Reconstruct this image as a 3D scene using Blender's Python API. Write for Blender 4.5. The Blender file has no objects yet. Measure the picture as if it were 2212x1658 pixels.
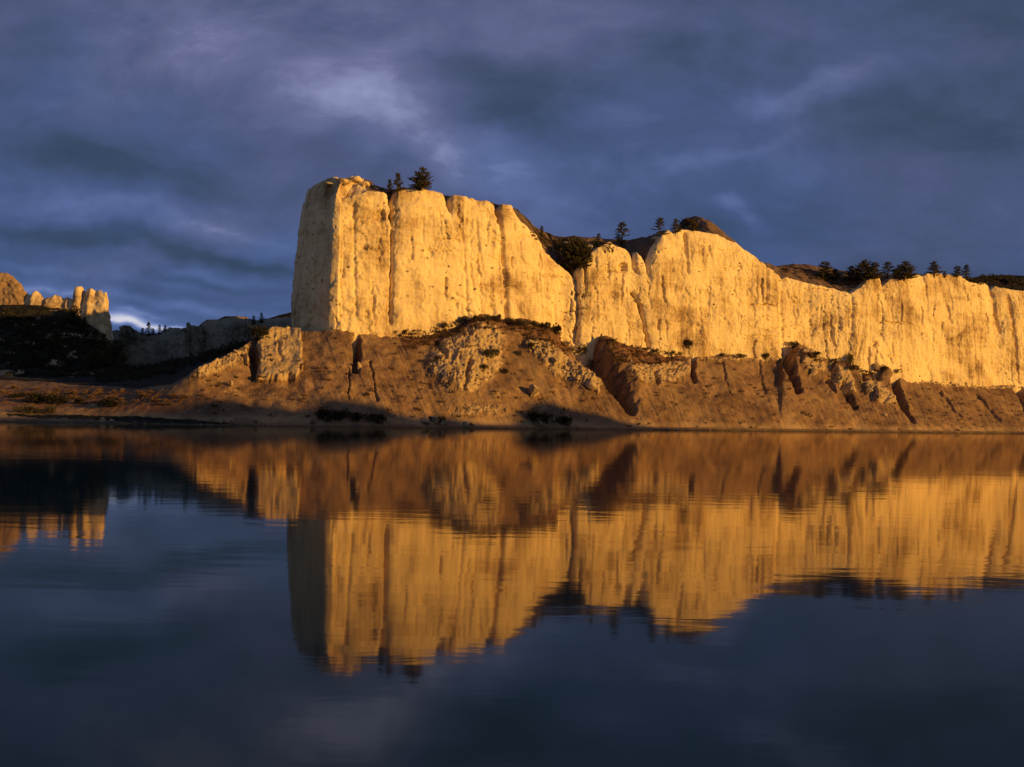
import bpy, bmesh, math, random
import numpy as np
from mathutils import Vector, Matrix

# ------------------------------------------------------------------ camera, sky, sun, exposure
SC = bpy.context.scene
COL = SC.collection
F = 2150.0                       # focal length in units of a 2212 wide picture
CX, HY = 1106.0, 895.0           # where the level view axis meets the picture
ROLL = math.radians(1.1)
CAMZ = 3.0
cam_d = bpy.data.cameras.new('camera')
cam = bpy.data.objects.new('camera', cam_d)
COL.objects.link(cam)
cam_d.sensor_width = 36.0
cam_d.lens = 36.0 * F / 2212.0
cam_d.shift_y = (HY - 829.0) / 2212.0
cam_d.clip_start = 0.1
cam_d.clip_end = 60000
cam.matrix_world = Matrix.Translation((0, 0, CAMZ)) @ Matrix.Rotation(math.radians(90), 4, 'X') @ Matrix.Rotation(ROLL, 4, 'Z')
SC.camera = cam

SUN_AZ = math.atan2(0.92, -0.39)      # clockwise from +Y
SUN_EL = math.radians(10.0)
TOSUN = Vector((math.sin(SUN_AZ) * math.cos(SUN_EL), math.cos(SUN_AZ) * math.cos(SUN_EL), math.sin(SUN_EL)))
sun_d = bpy.data.lights.new('sun', 'SUN')
sun_d.energy = 5.0
sun_d.angle = math.radians(0.53)
sun_d.color = (1.0, 0.535, 0.105)
sun = bpy.data.objects.new('sun', sun_d)
COL.objects.link(sun)
sun.rotation_euler = TOSUN.to_track_quat('Z', 'Y').to_euler()

SC.view_settings.view_transform = 'Standard'
SC.view_settings.look = 'None'
SC.view_settings.exposure = 0.0
SC.view_settings.gamma = 1.0
SC.render.engine = 'CYCLES'
SC.cycles.max_bounces = 6


def lin(r, g, b):
    f = lambda c: (c / 255.0) / 12.92 if c / 255.0 < 0.04045 else ((c / 255.0 + 0.055) / 1.055) ** 2.4
    return (f(r), f(g), f(b), 1.0)


class NT:
    """small helper for writing node trees"""
    def __init__(s, tree):
        s.t = tree
        s.n = tree.nodes
        s.l = tree.links

    def put(s, sock, v):
        if isinstance(v, bpy.types.NodeSocket):
            s.l.new(v, sock)
        else:
            sock.default_value = v

    def m(s, op, a, b=0.0, c=None, clamp=False):
        n = s.n.new('ShaderNodeMath')
        n.operation = op
        n.use_clamp = clamp
        s.put(n.inputs[0], a)
        s.put(n.inputs[1], b)
        if c is not None:
            s.put(n.inputs[2], c)
        return n.outputs[0]

    def noise(s, vec, scale, detail=5.0, rough=0.55, dist=0.0):
        n = s.n.new('ShaderNodeTexNoise')
        s.put(n.inputs['Vector'], vec)
        n.inputs['Scale'].default_value = scale
        n.inputs['Detail'].default_value = detail
        n.inputs['Roughness'].default_value = rough
        n.inputs['Distortion'].default_value = dist
        return n.outputs['Fac']

    def xyz(s, x, y, z):
        n = s.n.new('ShaderNodeCombineXYZ')
        for i, v in enumerate((x, y, z)):
            s.put(n.inputs[i], v)
        return n.outputs[0]

    def sep(s, v):
        n = s.n.new('ShaderNodeSeparateXYZ')
        s.put(n.inputs[0], v)
        return n.outputs

    def mapping(s, vec, loc=(0, 0, 0), rot=(0, 0, 0), scale=(1, 1, 1)):
        n = s.n.new('ShaderNodeMapping')
        s.put(n.inputs[0], vec)
        n.inputs['Location'].default_value = loc
        n.inputs['Rotation'].default_value = rot
        n.inputs['Scale'].default_value = scale
        return n.outputs[0]

    def ramp(s, fac, stops, interp='LINEAR'):
        n = s.n.new('ShaderNodeValToRGB')
        n.color_ramp.interpolation = interp
        e = n.color_ramp.elements
        while len(e) < len(stops):
            e.new(0.5)
        for i, (p, c) in enumerate(stops):
            e[i].position = p
            e[i].color = c if len(c) == 4 else (*c, 1)
        s.put(n.inputs[0], fac)
        return n.outputs[0]

    def mix(s, fac, a, b, mode='MIX'):
        n = s.n.new('ShaderNodeMix')
        n.data_type = 'RGBA'
        n.blend_type = mode
        s.put(n.inputs[0], fac)
        s.put(n.inputs[6], a)
        s.put(n.inputs[7], b)
        return n.outputs[2]

    def step(s, v, lo, hi):
        n = s.n.new('ShaderNodeMapRange')
        n.interpolation_type = 'SMOOTHSTEP'
        s.put(n.inputs[0], v)
        n.inputs[1].default_value = lo
        n.inputs[2].default_value = hi
        return n.outputs[0]


def build_world():
    w = bpy.data.worlds.new('World')
    SC.world = w
    w.use_nodes = True
    t = NT(w.node_tree)
    t.n.clear()
    out = t.n.new('ShaderNodeOutputWorld')
    bg = t.n.new('ShaderNodeBackground')
    bg.inputs[1].default_value = 0.1
    t.l.new(bg.outputs[0], out.inputs[0])
    sky = t.n.new('ShaderNodeTexSky')
    sky.sky_type = 'NISHITA'
    sky.sun_disc = False
    sky.sun_elevation = SUN_EL
    sky.sun_rotation = SUN_AZ
    tc = t.n.new('ShaderNodeTexCoord')
    g = t.sep(tc.outputs['Generated'])
    x, y, z = g[0], g[1], g[2]
    # cloud deck coordinates: azimuth right of +Y and elevation, in thousandths of the view distance
    yy = t.m('MAXIMUM', y, 0.22)
    U = t.m('MULTIPLY', t.m('DIVIDE', x, yy), F / 1000)
    V = t.m('MULTIPLY', t.m('DIVIDE', z, yy), F / 1000)
    c, s_ = math.cos(ROLL), math.sin(ROLL)
    P = t.xyz(U, V, y)
    A = t.noise(t.mapping(P, rot=(0, 0, math.radians(12)), scale=(0.75, 1.5, 1), loc=(3.1, 1.7, 0)), 1.7, 8, 0.55, 0.35)
    B = t.noise(t.mapping(P, rot=(0, 0, math.radians(20)), scale=(0.9, 1.7, 1), loc=(7.3, 2.2, 0)), 3.6, 9, 0.60, 0.35)
    Cn = t.noise(t.mapping(P, rot=(0, 0, math.radians(4)), scale=(0.35, 3.0, 1), loc=(1.3, 9.2, 0)), 3.2, 7, 0.55, 0.4)
    warp = t.noise(t.mapping(P, loc=(4.7, 5.5, 0)), 2.6, 4, 0.6, 0.0)
    warp2 = t.noise(t.mapping(P, loc=(14.7, 3.5, 0)), 2.6, 4, 0.6, 0.0)
    Uw = t.m('ADD', U, t.m('MULTIPLY', t.m('SUBTRACT', warp, 0.5), 0.30))
    Vw = t.m('ADD', V, t.m('MULTIPLY', t.m('MULTIPLY', t.m('SUBTRACT', warp2, 0.5), 0.22), t.m('MINIMUM', t.m('ADD', t.m('MULTIPLY', V, 2.2), 0.05), 1.0)))
    val = t.m('ADD', 0.40, t.m('MULTIPLY', t.m('SUBTRACT', A, 0.5), 0.55))
    val = t.m('ADD', val, t.m('MULTIPLY', t.m('SUBTRACT', B, 0.5), 0.52))
    val = t.m('ADD', val, t.m('MULTIPLY', t.m('MULTIPLY', t.m('SUBTRACT', Cn, 0.5), t.step(V, 0.55, 0.2)), 0.30))
    rough = t.m('ADD', 0.1, t.m('MULTIPLY', B, 1.5))
    # broad swells and thin places of the deck: (right, down from the picture's top-left, half sizes, tilt, gain)
    patches = [
        (330, 80, 300, 60, 9, .17), (720, 30, 260, 70, 6, .17), (640, 170, 380, 110, 14, .06),
        (770, 225, 250, 85, 14, .09), (930, 285, 260, 85, 30, .11), (1040, 350, 190, 60, 32, .10), (660, 215, 60, 30, 10, .10),
        (1300, 235, 180, 50, 10, .08), (1790, 200, 110, 30, -18, .17), (1700, 225, 110, 30, -10, .10),
        (1450, 368, 55, 18, -12, .15), (1580, 350, 110, 17, -14, .12), (1548, 458, 44, 18, 18, .22), (1620, 520, 60, 20, 30, .14),
        (1180, 60, 260, 60, 0, .08), (2000, 90, 160, 60, 10, .06),
        (265, 684, 95, 12, 3, .40), (300, 668, 70, 7, 4, .22), (360, 698, 150, 8, 2, .55), (110, 632, 330, 11, 3, .14), (430, 655, 260, 11, 4, .13), (150, 592, 260, 10, 5, .09),
        (430, 592, 170, 12, 7, .08), (250, 470, 250, 16, 7, .08), (520, 500, 130, 10, 8, .08),
        (220, 330, 330, 75, 8, -.14), (420, 420, 320, 50, 12, -.15), (220, 530, 330, 26, 6, -.24), (560, 575, 160, 12, 10, -.16), (480, 612, 170, 8, 4, -.12),
        (1050, 140, 260, 70, 15, -.13), (1260, 420, 160, 80, 10, -.07), (2120, 380, 190, 260, 0, -.10), (1420, 130, 220, 60, 10, -.10), (1480, 290, 160, 40, 0, -.06),
        (1120, 250, 150, 55, 25, -.12), (1900, 520, 340, 60, 4, -.03), (700, 350, 160, 50, 12, -.05),
    ]
    for (px, py, rx, ry, ang, amp) in patches:
        a0, b0 = (px - CX) / 1000, (HY - py) / 1000
        u0, v0 = a0 * c - b0 * s_, a0 * s_ + b0 * c
        th = math.radians(-ang)
        du = t.m('SUBTRACT', Uw, u0)
        dv = t.m('SUBTRACT', Vw, v0)
        e = t.m('ADD', t.m('MULTIPLY', du, math.cos(th)), t.m('MULTIPLY', dv, math.sin(th)))
        n = t.m('SUBTRACT', t.m('MULTIPLY', dv, math.cos(th)), t.m('MULTIPLY', du, math.sin(th)))
        q = t.m('ADD', t.m('POWER', t.m('ABSOLUTE', t.m('DIVIDE', e, rx / 1000)), 2.0), t.m('POWER', t.m('ABSOLUTE', t.m('DIVIDE', n, ry / 1000)), 2.0))
        gss = t.m('MULTIPLY', t.m('EXPONENT', t.m('MULTIPLY', q, -1.0)), amp)
        if amp > 0:
            gss = t.m('MULTIPLY', gss, rough)
        val = t.m('ADD', val, gss)
    mauve = t.ramp(val, [(0.0, lin(48, 62, 84)), (0.25, lin(63, 77, 104)), (0.42, lin(80, 90, 126)), (0.6, lin(102, 108, 146)), (0.8, lin(140, 146, 184)), (1.0, lin(205, 202, 218))])
    blue = t.ramp(val, [(0.0, lin(43, 61, 84)), (0.25, lin(56, 75, 104)), (0.42, lin(69, 89, 133)), (0.6, lin(86, 108, 158)), (0.8, lin(136, 152, 200)), (1.0, lin(212, 210, 224))])
    hue = t.noise(t.mapping(P, loc=(21.0, 4.0, 0), scale=(0.8, 1.6, 1)), 1.6, 3, 0.5, 0.2)
    low = t.step(V, 0.75, 0.15)
    deck = t.mix(t.m('ADD', t.m('MULTIPLY', t.step(hue, 0.40, 0.62), 0.6), t.m('MULTIPLY', low, 0.4), clamp=True), mauve, blue)
    deck = t.mix(1.0, deck, (10.0, 10.0, 10.0, 1), 'MULTIPLY')          # the background strength is 0.1
    cover = t.step(y, -0.45, 0.05)                                       # the deck is open towards the setting sun
    col = t.mix(t.m('ADD', 0.8, t.m('MULTIPLY', cover, 0.2)), sky.outputs[0], deck)
    t.l.new(col, bg.inputs[0])


build_world()


# ------------------------------------------------------------------ helpers
def px2uv(px, py):
    """picture point (2212 wide) -> slopes right and up of the line of sight"""
    px, py = np.asarray(px, float), np.asarray(py, float)
    a, b = px - CX, HY - py
    c, s = math.cos(ROLL), math.sin(ROLL)
    return (a * c - b * s) / F, (a * s + b * c) / F


def uv2px(u, v):
    c, s = math.cos(ROLL), math.sin(ROLL)
    a, b = (u * c + v * s) * F, (-u * s + v * c) * F
    return CX + a, HY - b


def _hash(ix, iy, seed):
    h = (ix.astype(np.int64) * 374761393 + iy.astype(np.int64) * 668265263 + seed * 1274126177) & 0xFFFFFFFF
    h = ((h ^ (h >> 13)) * 1274126177) & 0xFFFFFFFF
    h = h ^ (h >> 16)
    return (h & 0xFFFFFF) / float(0xFFFFFF)


def vnoise(x, y, seed=0):
    """gradient noise, about -1..1"""
    x, y = np.broadcast_arrays(np.asarray(x, float), np.asarray(y, float))
    ix, iy = np.floor(x), np.floor(y)
    fx, fy = x - ix, y - iy
    sx = fx * fx * fx * (fx * (fx * 6 - 15) + 10)
    sy = fy * fy * fy * (fy * (fy * 6 - 15) + 10)

    def g(ox, oy):
        a = _hash(ix + ox, iy + oy, seed) * 6.2831853
        return np.cos(a) * (fx - ox) + np.sin(a) * (fy - oy)
    a, b, c, d = g(0, 0), g(1, 0), g(0, 1), g(1, 1)
    return ((a + (b - a) * sx) + ((c + (d - c) * sx) - (a + (b - a) * sx)) * sy) * 1.55


def fbm(x, y, seed=0, octaves=4, gain=0.5):
    x, y = np.broadcast_arrays(np.asarray(x, float), np.asarray(y, float))
    s, amp, tot = 0.0, 1.0, 0.0
    for o in range(octaves):
        s = s + amp * vnoise(x + o * 17.3, y - o * 9.1, seed + o)
        tot += amp
        amp *= gain
        x, y = 1.62 * x - 1.18 * y, 1.18 * x + 1.62 * y
    return s / tot * 1.25


def ridged(x, y, seed=0, octaves=3):
    s, amp, tot = 0.0, 1.0, 0.0
    for o in range(octaves):
        s = s + amp * (1 - np.abs(vnoise(x * 2 ** o, y * 2 ** o, seed + o)))
        tot += amp
        amp *= 0.5
    return s / tot


def sstep(x, a, b):
    t = np.clip((x - a) / (b - a), 0, 1)
    return t * t * (3 - 2 * t)


def cells(x, y, seed=0):
    """random value per jittered cell and distance to the nearest cell border"""
    ix, iy = np.floor(x), np.floor(y)
    d1 = np.full(x.shape, 9.0)
    d2 = np.full(x.shape, 9.0)
    val = np.zeros(x.shape)
    for oy in (-1, 0, 1):
        for ox in (-1, 0, 1):
            cx_, cy_ = ix + ox, iy + oy
            qx = cx_ + _hash(cx_, cy_, seed) - x
            qy = cy_ + _hash(cx_, cy_, seed + 7) - y
            d = np.sqrt(qx * qx + qy * qy)
            near = d < d1
            d2 = np.where(near, d1, np.minimum(d2, d))
            val = np.where(near, _hash(cx_, cy_, seed + 13), val)
            d1 = np.where(near, d, d1)
    return val, d2 - d1


def poly_dist(px, py, pts):
    """distance to a polyline and the fraction along it"""
    best = np.full(px.shape, 1e9)
    frac = np.zeros(px.shape)
    n = len(pts) - 1
    for i in range(n):
        (x0, y0), (x1, y1) = pts[i], pts[i + 1]
        dx, dy = x1 - x0, y1 - y0
        t = np.clip(((px - x0) * dx + (py - y0) * dy) / (dx * dx + dy * dy), 0, 1)
        d = np.hypot(px - x0 - t * dx, py - y0 - t * dy)
        m = d < best
        best = np.where(m, d, best)
        frac = np.where(m, (i + t) / n, frac)
    return best, frac


def inside(px, py, pts):
    r = np.zeros(px.shape, bool)
    j = len(pts) - 1
    for i in range(len(pts)):
        (xi, yi), (xj, yj) = pts[i], pts[j]
        c = ((yi > py) != (yj > py)) & (px < (xj - xi) * (py - yi) / ((yj - yi) + 1e-9) + xi)
        r ^= c
        j = i
    return r


def soft_poly(px, py, pts, soft):
    d, _ = poly_dist(px, py, list(pts) + [pts[0]])
    sd = np.where(inside(px, py, pts), d, -d)
    return sstep(sd, -soft, soft)


def tag(o, label=None, cat=None, group=None, kind=None):
    if label: o['label'] = label
    if cat: o['category'] = cat
    if group: o['group'] = group
    if kind: o['kind'] = kind
    return o


def mesh_obj(name, verts, faces, mats, parent=None, smooth=True, attr=None):
    me = bpy.data.meshes.new(name)
    verts = np.asarray(verts, np.float32)
    faces = np.asarray(faces, np.int32)
    k = faces.shape[1]
    me.vertices.add(len(verts))
    me.vertices.foreach_set('co', verts.ravel())
    me.loops.add(faces.size)
    me.loops.foreach_set('vertex_index', faces.ravel())
    me.polygons.add(len(faces))
    me.polygons.foreach_set('loop_start', np.arange(len(faces), dtype=np.int32) * k)
    me.polygons.foreach_set('use_smooth', np.full(len(faces), smooth))
    me.update(calc_edges=True)
    if attr is not None:
        a = me.color_attributes.new('mask', 'FLOAT_COLOR', 'POINT')
        a.data.foreach_set('color', np.asarray(attr, np.float32).ravel())
    me.materials.append(mats)
    o = bpy.data.objects.new(name, me)
    COL.objects.link(o)
    if parent: o.parent = parent
    return o


def grid_faces(nr, nc):
    i = np.arange(nr * nc).reshape(nr, nc)
    return np.stack([i[:-1, :-1], i[:-1, 1:], i[1:, 1:], i[1:, :-1]], -1).reshape(-1, 4)


def material(name):
    m = bpy.data.materials.new(name)
    m.use_nodes = True
    t = NT(m.node_tree)
    b = t.n['Principled BSDF']
    return m, t, b


def geo_pos(t):
    return t.n.new('ShaderNodeNewGeometry').outputs['Position']


def bump(t, h, strength, dist):
    n = t.n.new('ShaderNodeBump')
    n.inputs['Strength'].default_value = strength
    n.inputs['Distance'].default_value = dist
    t.put(n.inputs['Height'], h)
    return n.outputs[0]


FACE_ANG = math.atan2(130, 217)


def sandstone(name, light, mid, stain, cap, rot=FACE_ANG):
    m, t, b = material(name)
    P = geo_pos(t)
    Q = t.mapping(P, rot=(0, 0, -rot))
    streak = t.noise(t.mapping(Q, scale=(0.30, 0.30, 0.028)), 1.0, 7, 0.6, 0.3)
    fine = t.noise(t.mapping(Q, scale=(1.3, 1.3, 0.10)), 1.0, 6, 0.62, 0.2)
    blot = t.noise(t.mapping(Q, scale=(0.06, 0.06, 0.075)), 1.0, 7, 0.64, 0.6)
    beds = t.noise(t.mapping(Q, scale=(0.02, 0.02, 0.9)), 1.0, 5, 0.7, 0.1)
    grit = t.noise(Q, 2.2, 5, 0.65)
    v = t.m('ADD', t.m('MULTIPLY', streak, 0.50), t.m('MULTIPLY', fine, 0.34))
    v = t.m('ADD', v, t.m('MULTIPLY', blot, 0.95))
    v = t.m('SUBTRACT', v, 0.357)
    v = t.m('ADD', v, t.m('MULTIPLY', t.m('SUBTRACT', beds, 0.5), 0.16))
    v = t.m('ADD', v, t.m('MULTIPLY', t.m('SUBTRACT', grit, 0.5), 0.24))
    col = t.ramp(v, [(0.36, stain), (0.45, mid), (0.56, light), (0.68, tuple(min(1, c * 1.15) for c in light))])
    # small dark pockets weathered out of the face
    pit = t.n.new('ShaderNodeTexVoronoi')
    t.put(pit.inputs['Vector'], t.mapping(Q, scale=(0.33, 0.33, 0.6)))
    pit.inputs['Scale'].default_value = 1.0
    spots = t.step(t.m('ADD', pit.outputs['Distance'], t.m('MULTIPLY', t.m('SUBTRACT', grit, 0.5), 0.6)), 0.20, 0.08)
    col = t.mix(t.m('MULTIPLY', spots, t.step(blot, 0.46, 0.62)), col, (stain[0] * 0.45, stain[1] * 0.42, stain[2] * 0.42, 1))
    at = t.n.new('ShaderNodeAttribute')
    at.attribute_name = 'mask'
    ch = t.n.new('ShaderNodeSeparateColor')
    t.l.new(at.outputs['Color'], ch.inputs[0])
    soil = t.ramp(t.noise(P, 0.5, 6, 0.65), [(0.35, cap[0]), (0.62, cap[1])])
    capf = t.step(t.m('ADD', ch.outputs[0], t.m('MULTIPLY', t.m('SUBTRACT', grit, 0.5), 0.7)), 0.35, 0.6)
    col = t.mix(capf, col, soil)
    col = t.mix(t.step(t.m('ADD', ch.outputs[1], t.m('MULTIPLY', t.m('SUBTRACT', grit, 0.5), 0.8)), 0.35, 0.6), col, (0.022, 0.019, 0.013, 1))
    t.l.new(col, b.inputs['Base Color'])
    b.inputs['Roughness'].default_value = 0.95
    b.inputs['Specular IOR Level'].default_value = 0.1
    h = t.m('ADD', t.m('MULTIPLY', fine, 0.5), t.m('MULTIPLY', grit, 0.5))
    t.l.new(bump(t, h, 0.5, 0.28), b.inputs['Normal'])
    return m


# ------------------------------------------------------------------ layout of the river bank and the bluff
SHORE = [(-1400, 905), (-600, 908), (0, 912), (200, 914.5), (300, 916.5), (400, 918), (480, 919.5), (700, 922.5), (900, 924.5), (1100, 926.5), (1400, 929.5), (1700, 932.5), (2000, 935.5), (2212, 937.5), (2700, 942), (3800, 952)]
su, sv = px2uv(*zip(*SHORE))
SY = CAMZ / np.maximum(-sv, 0.0045)


def shore_Y(u):
    return np.interp(u, su, SY)


FACE = np.array([(-39.6, 215), (-20, 225.2), (0, 236), (35, 257), (78, 283), (131, 315), (177, 343), (260, 392), (420, 488)], float)
FU = FACE[:, 0] / FACE[:, 1]


def face_Y(u):
    """distance of the cliff foot along a line of sight"""
    return np.interp(u, FU, FACE[:, 1])


# contact between bank and cliff
CONTACT = [(640, 716), (700, 713), (770, 716), (850, 719), (900, 716), (940, 710), (985, 700), (1010, 693), (1060, 691), (1130, 697), (1175, 702), (1203, 712), (1212, 738), (1250, 748), (1278, 745), (1292, 735), (1312, 736), (1345, 746), (1400, 756), (1470, 764), (1500, 762), (1560, 756), (1640, 766), (1686, 768), (1694, 742), (1712, 744), (1740, 757), (1775, 772), (1790, 776), (1812, 779), (1845, 792), (1880, 800), (1892, 792), (1925, 800), (1960, 819), (2050, 826), (2212, 835), (2700, 860)]
cu, cv = px2uv(*zip(*CONTACT))
CZ = CAMZ + cv * face_Y(cu)


def contact_z(u):
    return np.interp(u, cu, CZ)


def zat(px, py, Y):
    return CAMZ + px2uv(px, py)[1] * Y


# terrain control columns: px -> rows (Y, z); rows: under water, shore, toe, mid, top (ridge or cliff foot), behind, valley, far, horizon
cols = []


def spur(px, py):
    """crest point of the spur left of the promontory: where the sight line meets a 30 degree slope that faces right of the viewer"""
    u, v = px2uv(px, py)
    k, nx, ny = 0.56, 0.50, -0.86
    Y = (19.9 + k * (-nx * 48 + ny * 216) - CAMZ) / (v + k * (nx * u + ny))
    return (float(Y), None, float(CAMZ + v * Y))


def mid_of(px, top, f=0.46):
    ys = float(shore_Y(px2uv(px, 820)[0])) + 3
    return (ys + (top[0] - ys) * 0.5, top[2] * f)


LEFT = {
    # px: (toe dY, toe z), (mid Y, mid z), (top Y, py), (behind Y, py), valley z
    -1400: ((6, .8), (205, 5.0), (228, None, 8.5), (262, None, 10), 12),
    -400: ((6, .8), (200, 4.6), (228, None, 8.5), (262, None, 10), 12),
    0: ((6, .8), (195, 4.4), (230, 822, None), (262, 815, None), 12),
    100: ((6, .8), (192, 3.9), (217, 827, None), (262, 818, None), 12),
    200: ((6, .8), (187, 3.2), (202, 838, None), (262, 809, None), 12),
    300: ((5, .7), (183, 2.8), (192, 846, None), (258, 797, None), 14),
    372: ((3, .7), (182, 3.0), (187.5, 838, None), (252, 785, None), 15),
    410: ((3, .7), (183.5, 4.2), (188.5, 812, None), (247, 778, None), 16),
    450: ((3, .7), mid_of(450, spur(450, 792)), spur(450, 792), (242, 768, None), 16),
    490: ((3, .7), mid_of(490, spur(490, 770)), spur(490, 770), (242, 758, None), 17),
    520: ((3, .7), mid_of(520, spur(520, 750)), spur(520, 750), (244, 747, None), 18),
    570: ((3, .7), mid_of(570, spur(570, 728)), spur(570, 728), (244, 727, None), 19),
    620: ((3, .7), mid_of(620, spur(620, 716)), spur(620, 716), (246, 716, None), 20),
}
for px, (toe, mid, top, beh, val) in sorted(LEFT.items()):
    u = px2uv(px, 820)[0]
    ys = shore_Y(u)
    zt = top[2] if top[1] is None else zat(px, top[1], top[0])
    zb = beh[2] if beh[1] is None else zat(px, beh[1], beh[0])
    cols.append((u, [(ys - 25, -3.5), (ys, 0), (ys + toe[0], toe[1]), mid, (top[0], zt), (beh[0], zb), (420, val), (1300, 22), (9000, 40)]))
for px in list(range(660, 2300, 6)) + [2400, 2700, 3100, 3800]:
    u = float(px2uv(px, 760)[0])
    ys, yc, zc = float(shore_Y(u)), float(face_Y(u)), float(contact_z(u))
    cols.append((u, [(ys - 25, -3.5), (ys, 0), (ys + 3.5, 0.75), (ys + 0.5 * (yc - ys), zc * 0.46), (yc, zc), (yc + 18, zc + 1), (max(420, yc + 60), 22), (1300, 22), (9000, 40)]))
cols.sort(key=lambda c: c[0])
COLU = np.array([c[0] for c in cols])
ROWS = np.array([c[1] for c in cols])           # ncol x 9 x 2


def terrain_base():
    pxs = np.concatenate([np.arange(-1400, -100, 14), np.arange(-100, 2320, 1.7), np.arange(2320, 3800, 12)])
    u = px2uv(pxs, np.full(pxs.shape, 800.0))[0]
    counts = [8, 14, 110, 120, 44, 40, 12, 6]
    Ys, Zs = [], []
    for k, n in enumerate(counts):
        y0, z0 = np.interp(u, COLU, ROWS[:, k, 0]), np.interp(u, COLU, ROWS[:, k, 1])
        y1, z1 = np.interp(u, COLU, ROWS[:, k + 1, 0]), np.interp(u, COLU, ROWS[:, k + 1, 1])
        for i in range(n + (k == len(counts) - 1)):
            t = i / n
            if k >= 6: t = t * t
            Ys.append(y0 + (y1 - y0) * t)
            Zs.append(z0 + (z1 - z0) * t)
    Y, Z = np.array(Ys), np.array(Zs)
    return np.broadcast_to(u, Y.shape).copy(), Y, Z, sum(counts[:4])


# shape of the bank: (polyline, start width, end width, depth); widths in picture units, depth in metres, negative cuts
BANK_CUTS = [
    ([(768, 733), (772, 760), (770, 800)], 9, 6, -3.6),
    ([(1268, 750), (1300, 790), (1335, 838), (1366, 885)], 24, 8, -6.5),
    ([(1496, 776), (1496, 800), (1503, 822)], 5, 4, -2.6),
    ([(1414, 806), (1420, 830)], 5, 4, -1.8),
    ([(1701, 748), (1706, 790), (1728, 842)], 15, 6, -6.2),
    ([(1785, 826), (1800, 850)], 7, 5, -2.0),
    ([(1795, 783), (1803, 822)], 8, 6, -2.2),
    ([(1822, 835), (1838, 865), (1850, 880)], 8, 4, -2.4),
    ([(1862, 800), (1866, 830)], 6, 5, -2.0),
    ([(1930, 822), (1942, 870), (1975, 912)], 9, 3, -3.4),
    ([(1893, 800), (1898, 818)], 6, 5, -2.0),
    ([(2200, 840), (2216, 880)], 8, 6, -2.0),
    ([(1245, 745), (1262, 752)], 12, 12, -1.5),
    ([(596, 755), (604, 800)], 3, 3, -0.5),
    ([(545, 765), (552, 820)], 9, 6, -2.6),
    ([(520, 770), (530, 790)], 5, 4, -1.2),
    ([(755, 800), (752, 860)], 2.2, 1.6, -0.7), ([(800, 780), (815, 870)], 2.2, 1.6, -0.7),
    ([(1010, 795), (1000, 850)], 6, 4, -1.2),
    ([(945, 740), (960, 790)], 6, 4, -1.0),
    ([(1640, 780), (1655, 850)], 2.5, 2, -0.5), ([(1560, 785), (1580, 860)], 2.5, 2, -0.45),
    ([(2030, 845), (2075, 900)], 3, 2, -0.6), ([(2110, 850), (2160, 910)], 3, 2, -0.6),
]
BANK_RIDGES = [
    ([(1305, 738), (1350, 800), (1385, 870)], 26, 12, 1.6),
    ([(1730, 755), (1760, 800), (1800, 850)], 16, 12, 1.6),
    ([(1828, 790), (1850, 820), (1890, 860)], 12, 10, 1.5),
    ([(1905, 800), (1935, 840), (1960, 880)], 12, 8, 1.2),
    ([(1130, 712), (1200, 770), (1270, 840)], 22, 16, 1.8),
    ([(1040, 700), (1010, 760), (980, 830)], 45, 40, 1.6),
    ([(600, 735), (600, 800)], 40, 38, 1.0),
]
OUTCROPS = [   # pale rock that shows through the clay, (polygon, softness, how far it stands out, paleness)
    ([(556, 742), (580, 726), (648, 724), (650, 800), (640, 824), (600, 832), (566, 832), (548, 826), (560, 790)], 3, 2.2, 1.0),
    ([(408, 812), (430, 795), (470, 778), (515, 758), (545, 758), (548, 782), (520, 795), (470, 806), (430, 822)], 6, 0.7, 0.6),
    ([(930, 765), (960, 735), (1010, 715), (1045, 705), (1090, 730), (1080, 800), (1030, 850), (990, 855), (960, 830), (925, 815)], 12, 0.9, 0.62),
    ([(1130, 745), (1165, 745), (1230, 790), (1300, 830), (1290, 852), (1240, 835), (1180, 795)], 8, 1.0, 0.75),
    ([(1340, 775), (1400, 786), (1490, 780), (1490, 812), (1430, 835), (1370, 835)], 6, 0.8, 0.5),
    ([(1735, 765), (1775, 780), (1782, 815), (1750, 812), (1730, 790)], 5, 1.2, 0.85),
    ([(1800, 790), (1830, 800), (1850, 850), (1815, 838), (1800, 815)], 5, 1.2, 0.85),
    ([(1860, 820), (1900, 830), (1945, 880), (1900, 870), (1870, 850)], 6, 1.1, 0.8),
    ([(1500, 774), (1690, 776), (1690, 782), (1500, 780)], 3, 0.5, 0.6),
    ([(1960, 820), (2050, 827), (2215, 836), (2215, 842), (2050, 834), (1960, 827)], 3, 0.3, 0.8),
    ([(960, 880), (1040, 870), (1100, 885), (1060, 900), (980, 900)], 8, 0.2, 0.4),
    ([(1140, 838), (1160, 838), (1168, 852), (1150, 855)], 4, 1.2, 0.9),
]
GRASSY = [   # russet grass on the spur tops
    ([(860, 722), (940, 708), (1010, 694), (1120, 700), (1205, 712), (1240, 760), (1190, 760), (1100, 715), (1020, 712), (940, 740), (880, 760)], 12, 1.0),
    ([(1300, 735), (1345, 745), (1480, 768), (1480, 782), (1400, 790), (1330, 785)], 8, 1.0),
    ([(1720, 750), (1790, 785), (1760, 782)], 6, 0.7), ([(1825, 785), (1890, 808), (1870, 815)], 6, 0.8),
    ([(-1400, 820), (330, 835), (420, 880), (380, 900), (200, 880), (-1400, 890)], 10, 0.55),
]


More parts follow.
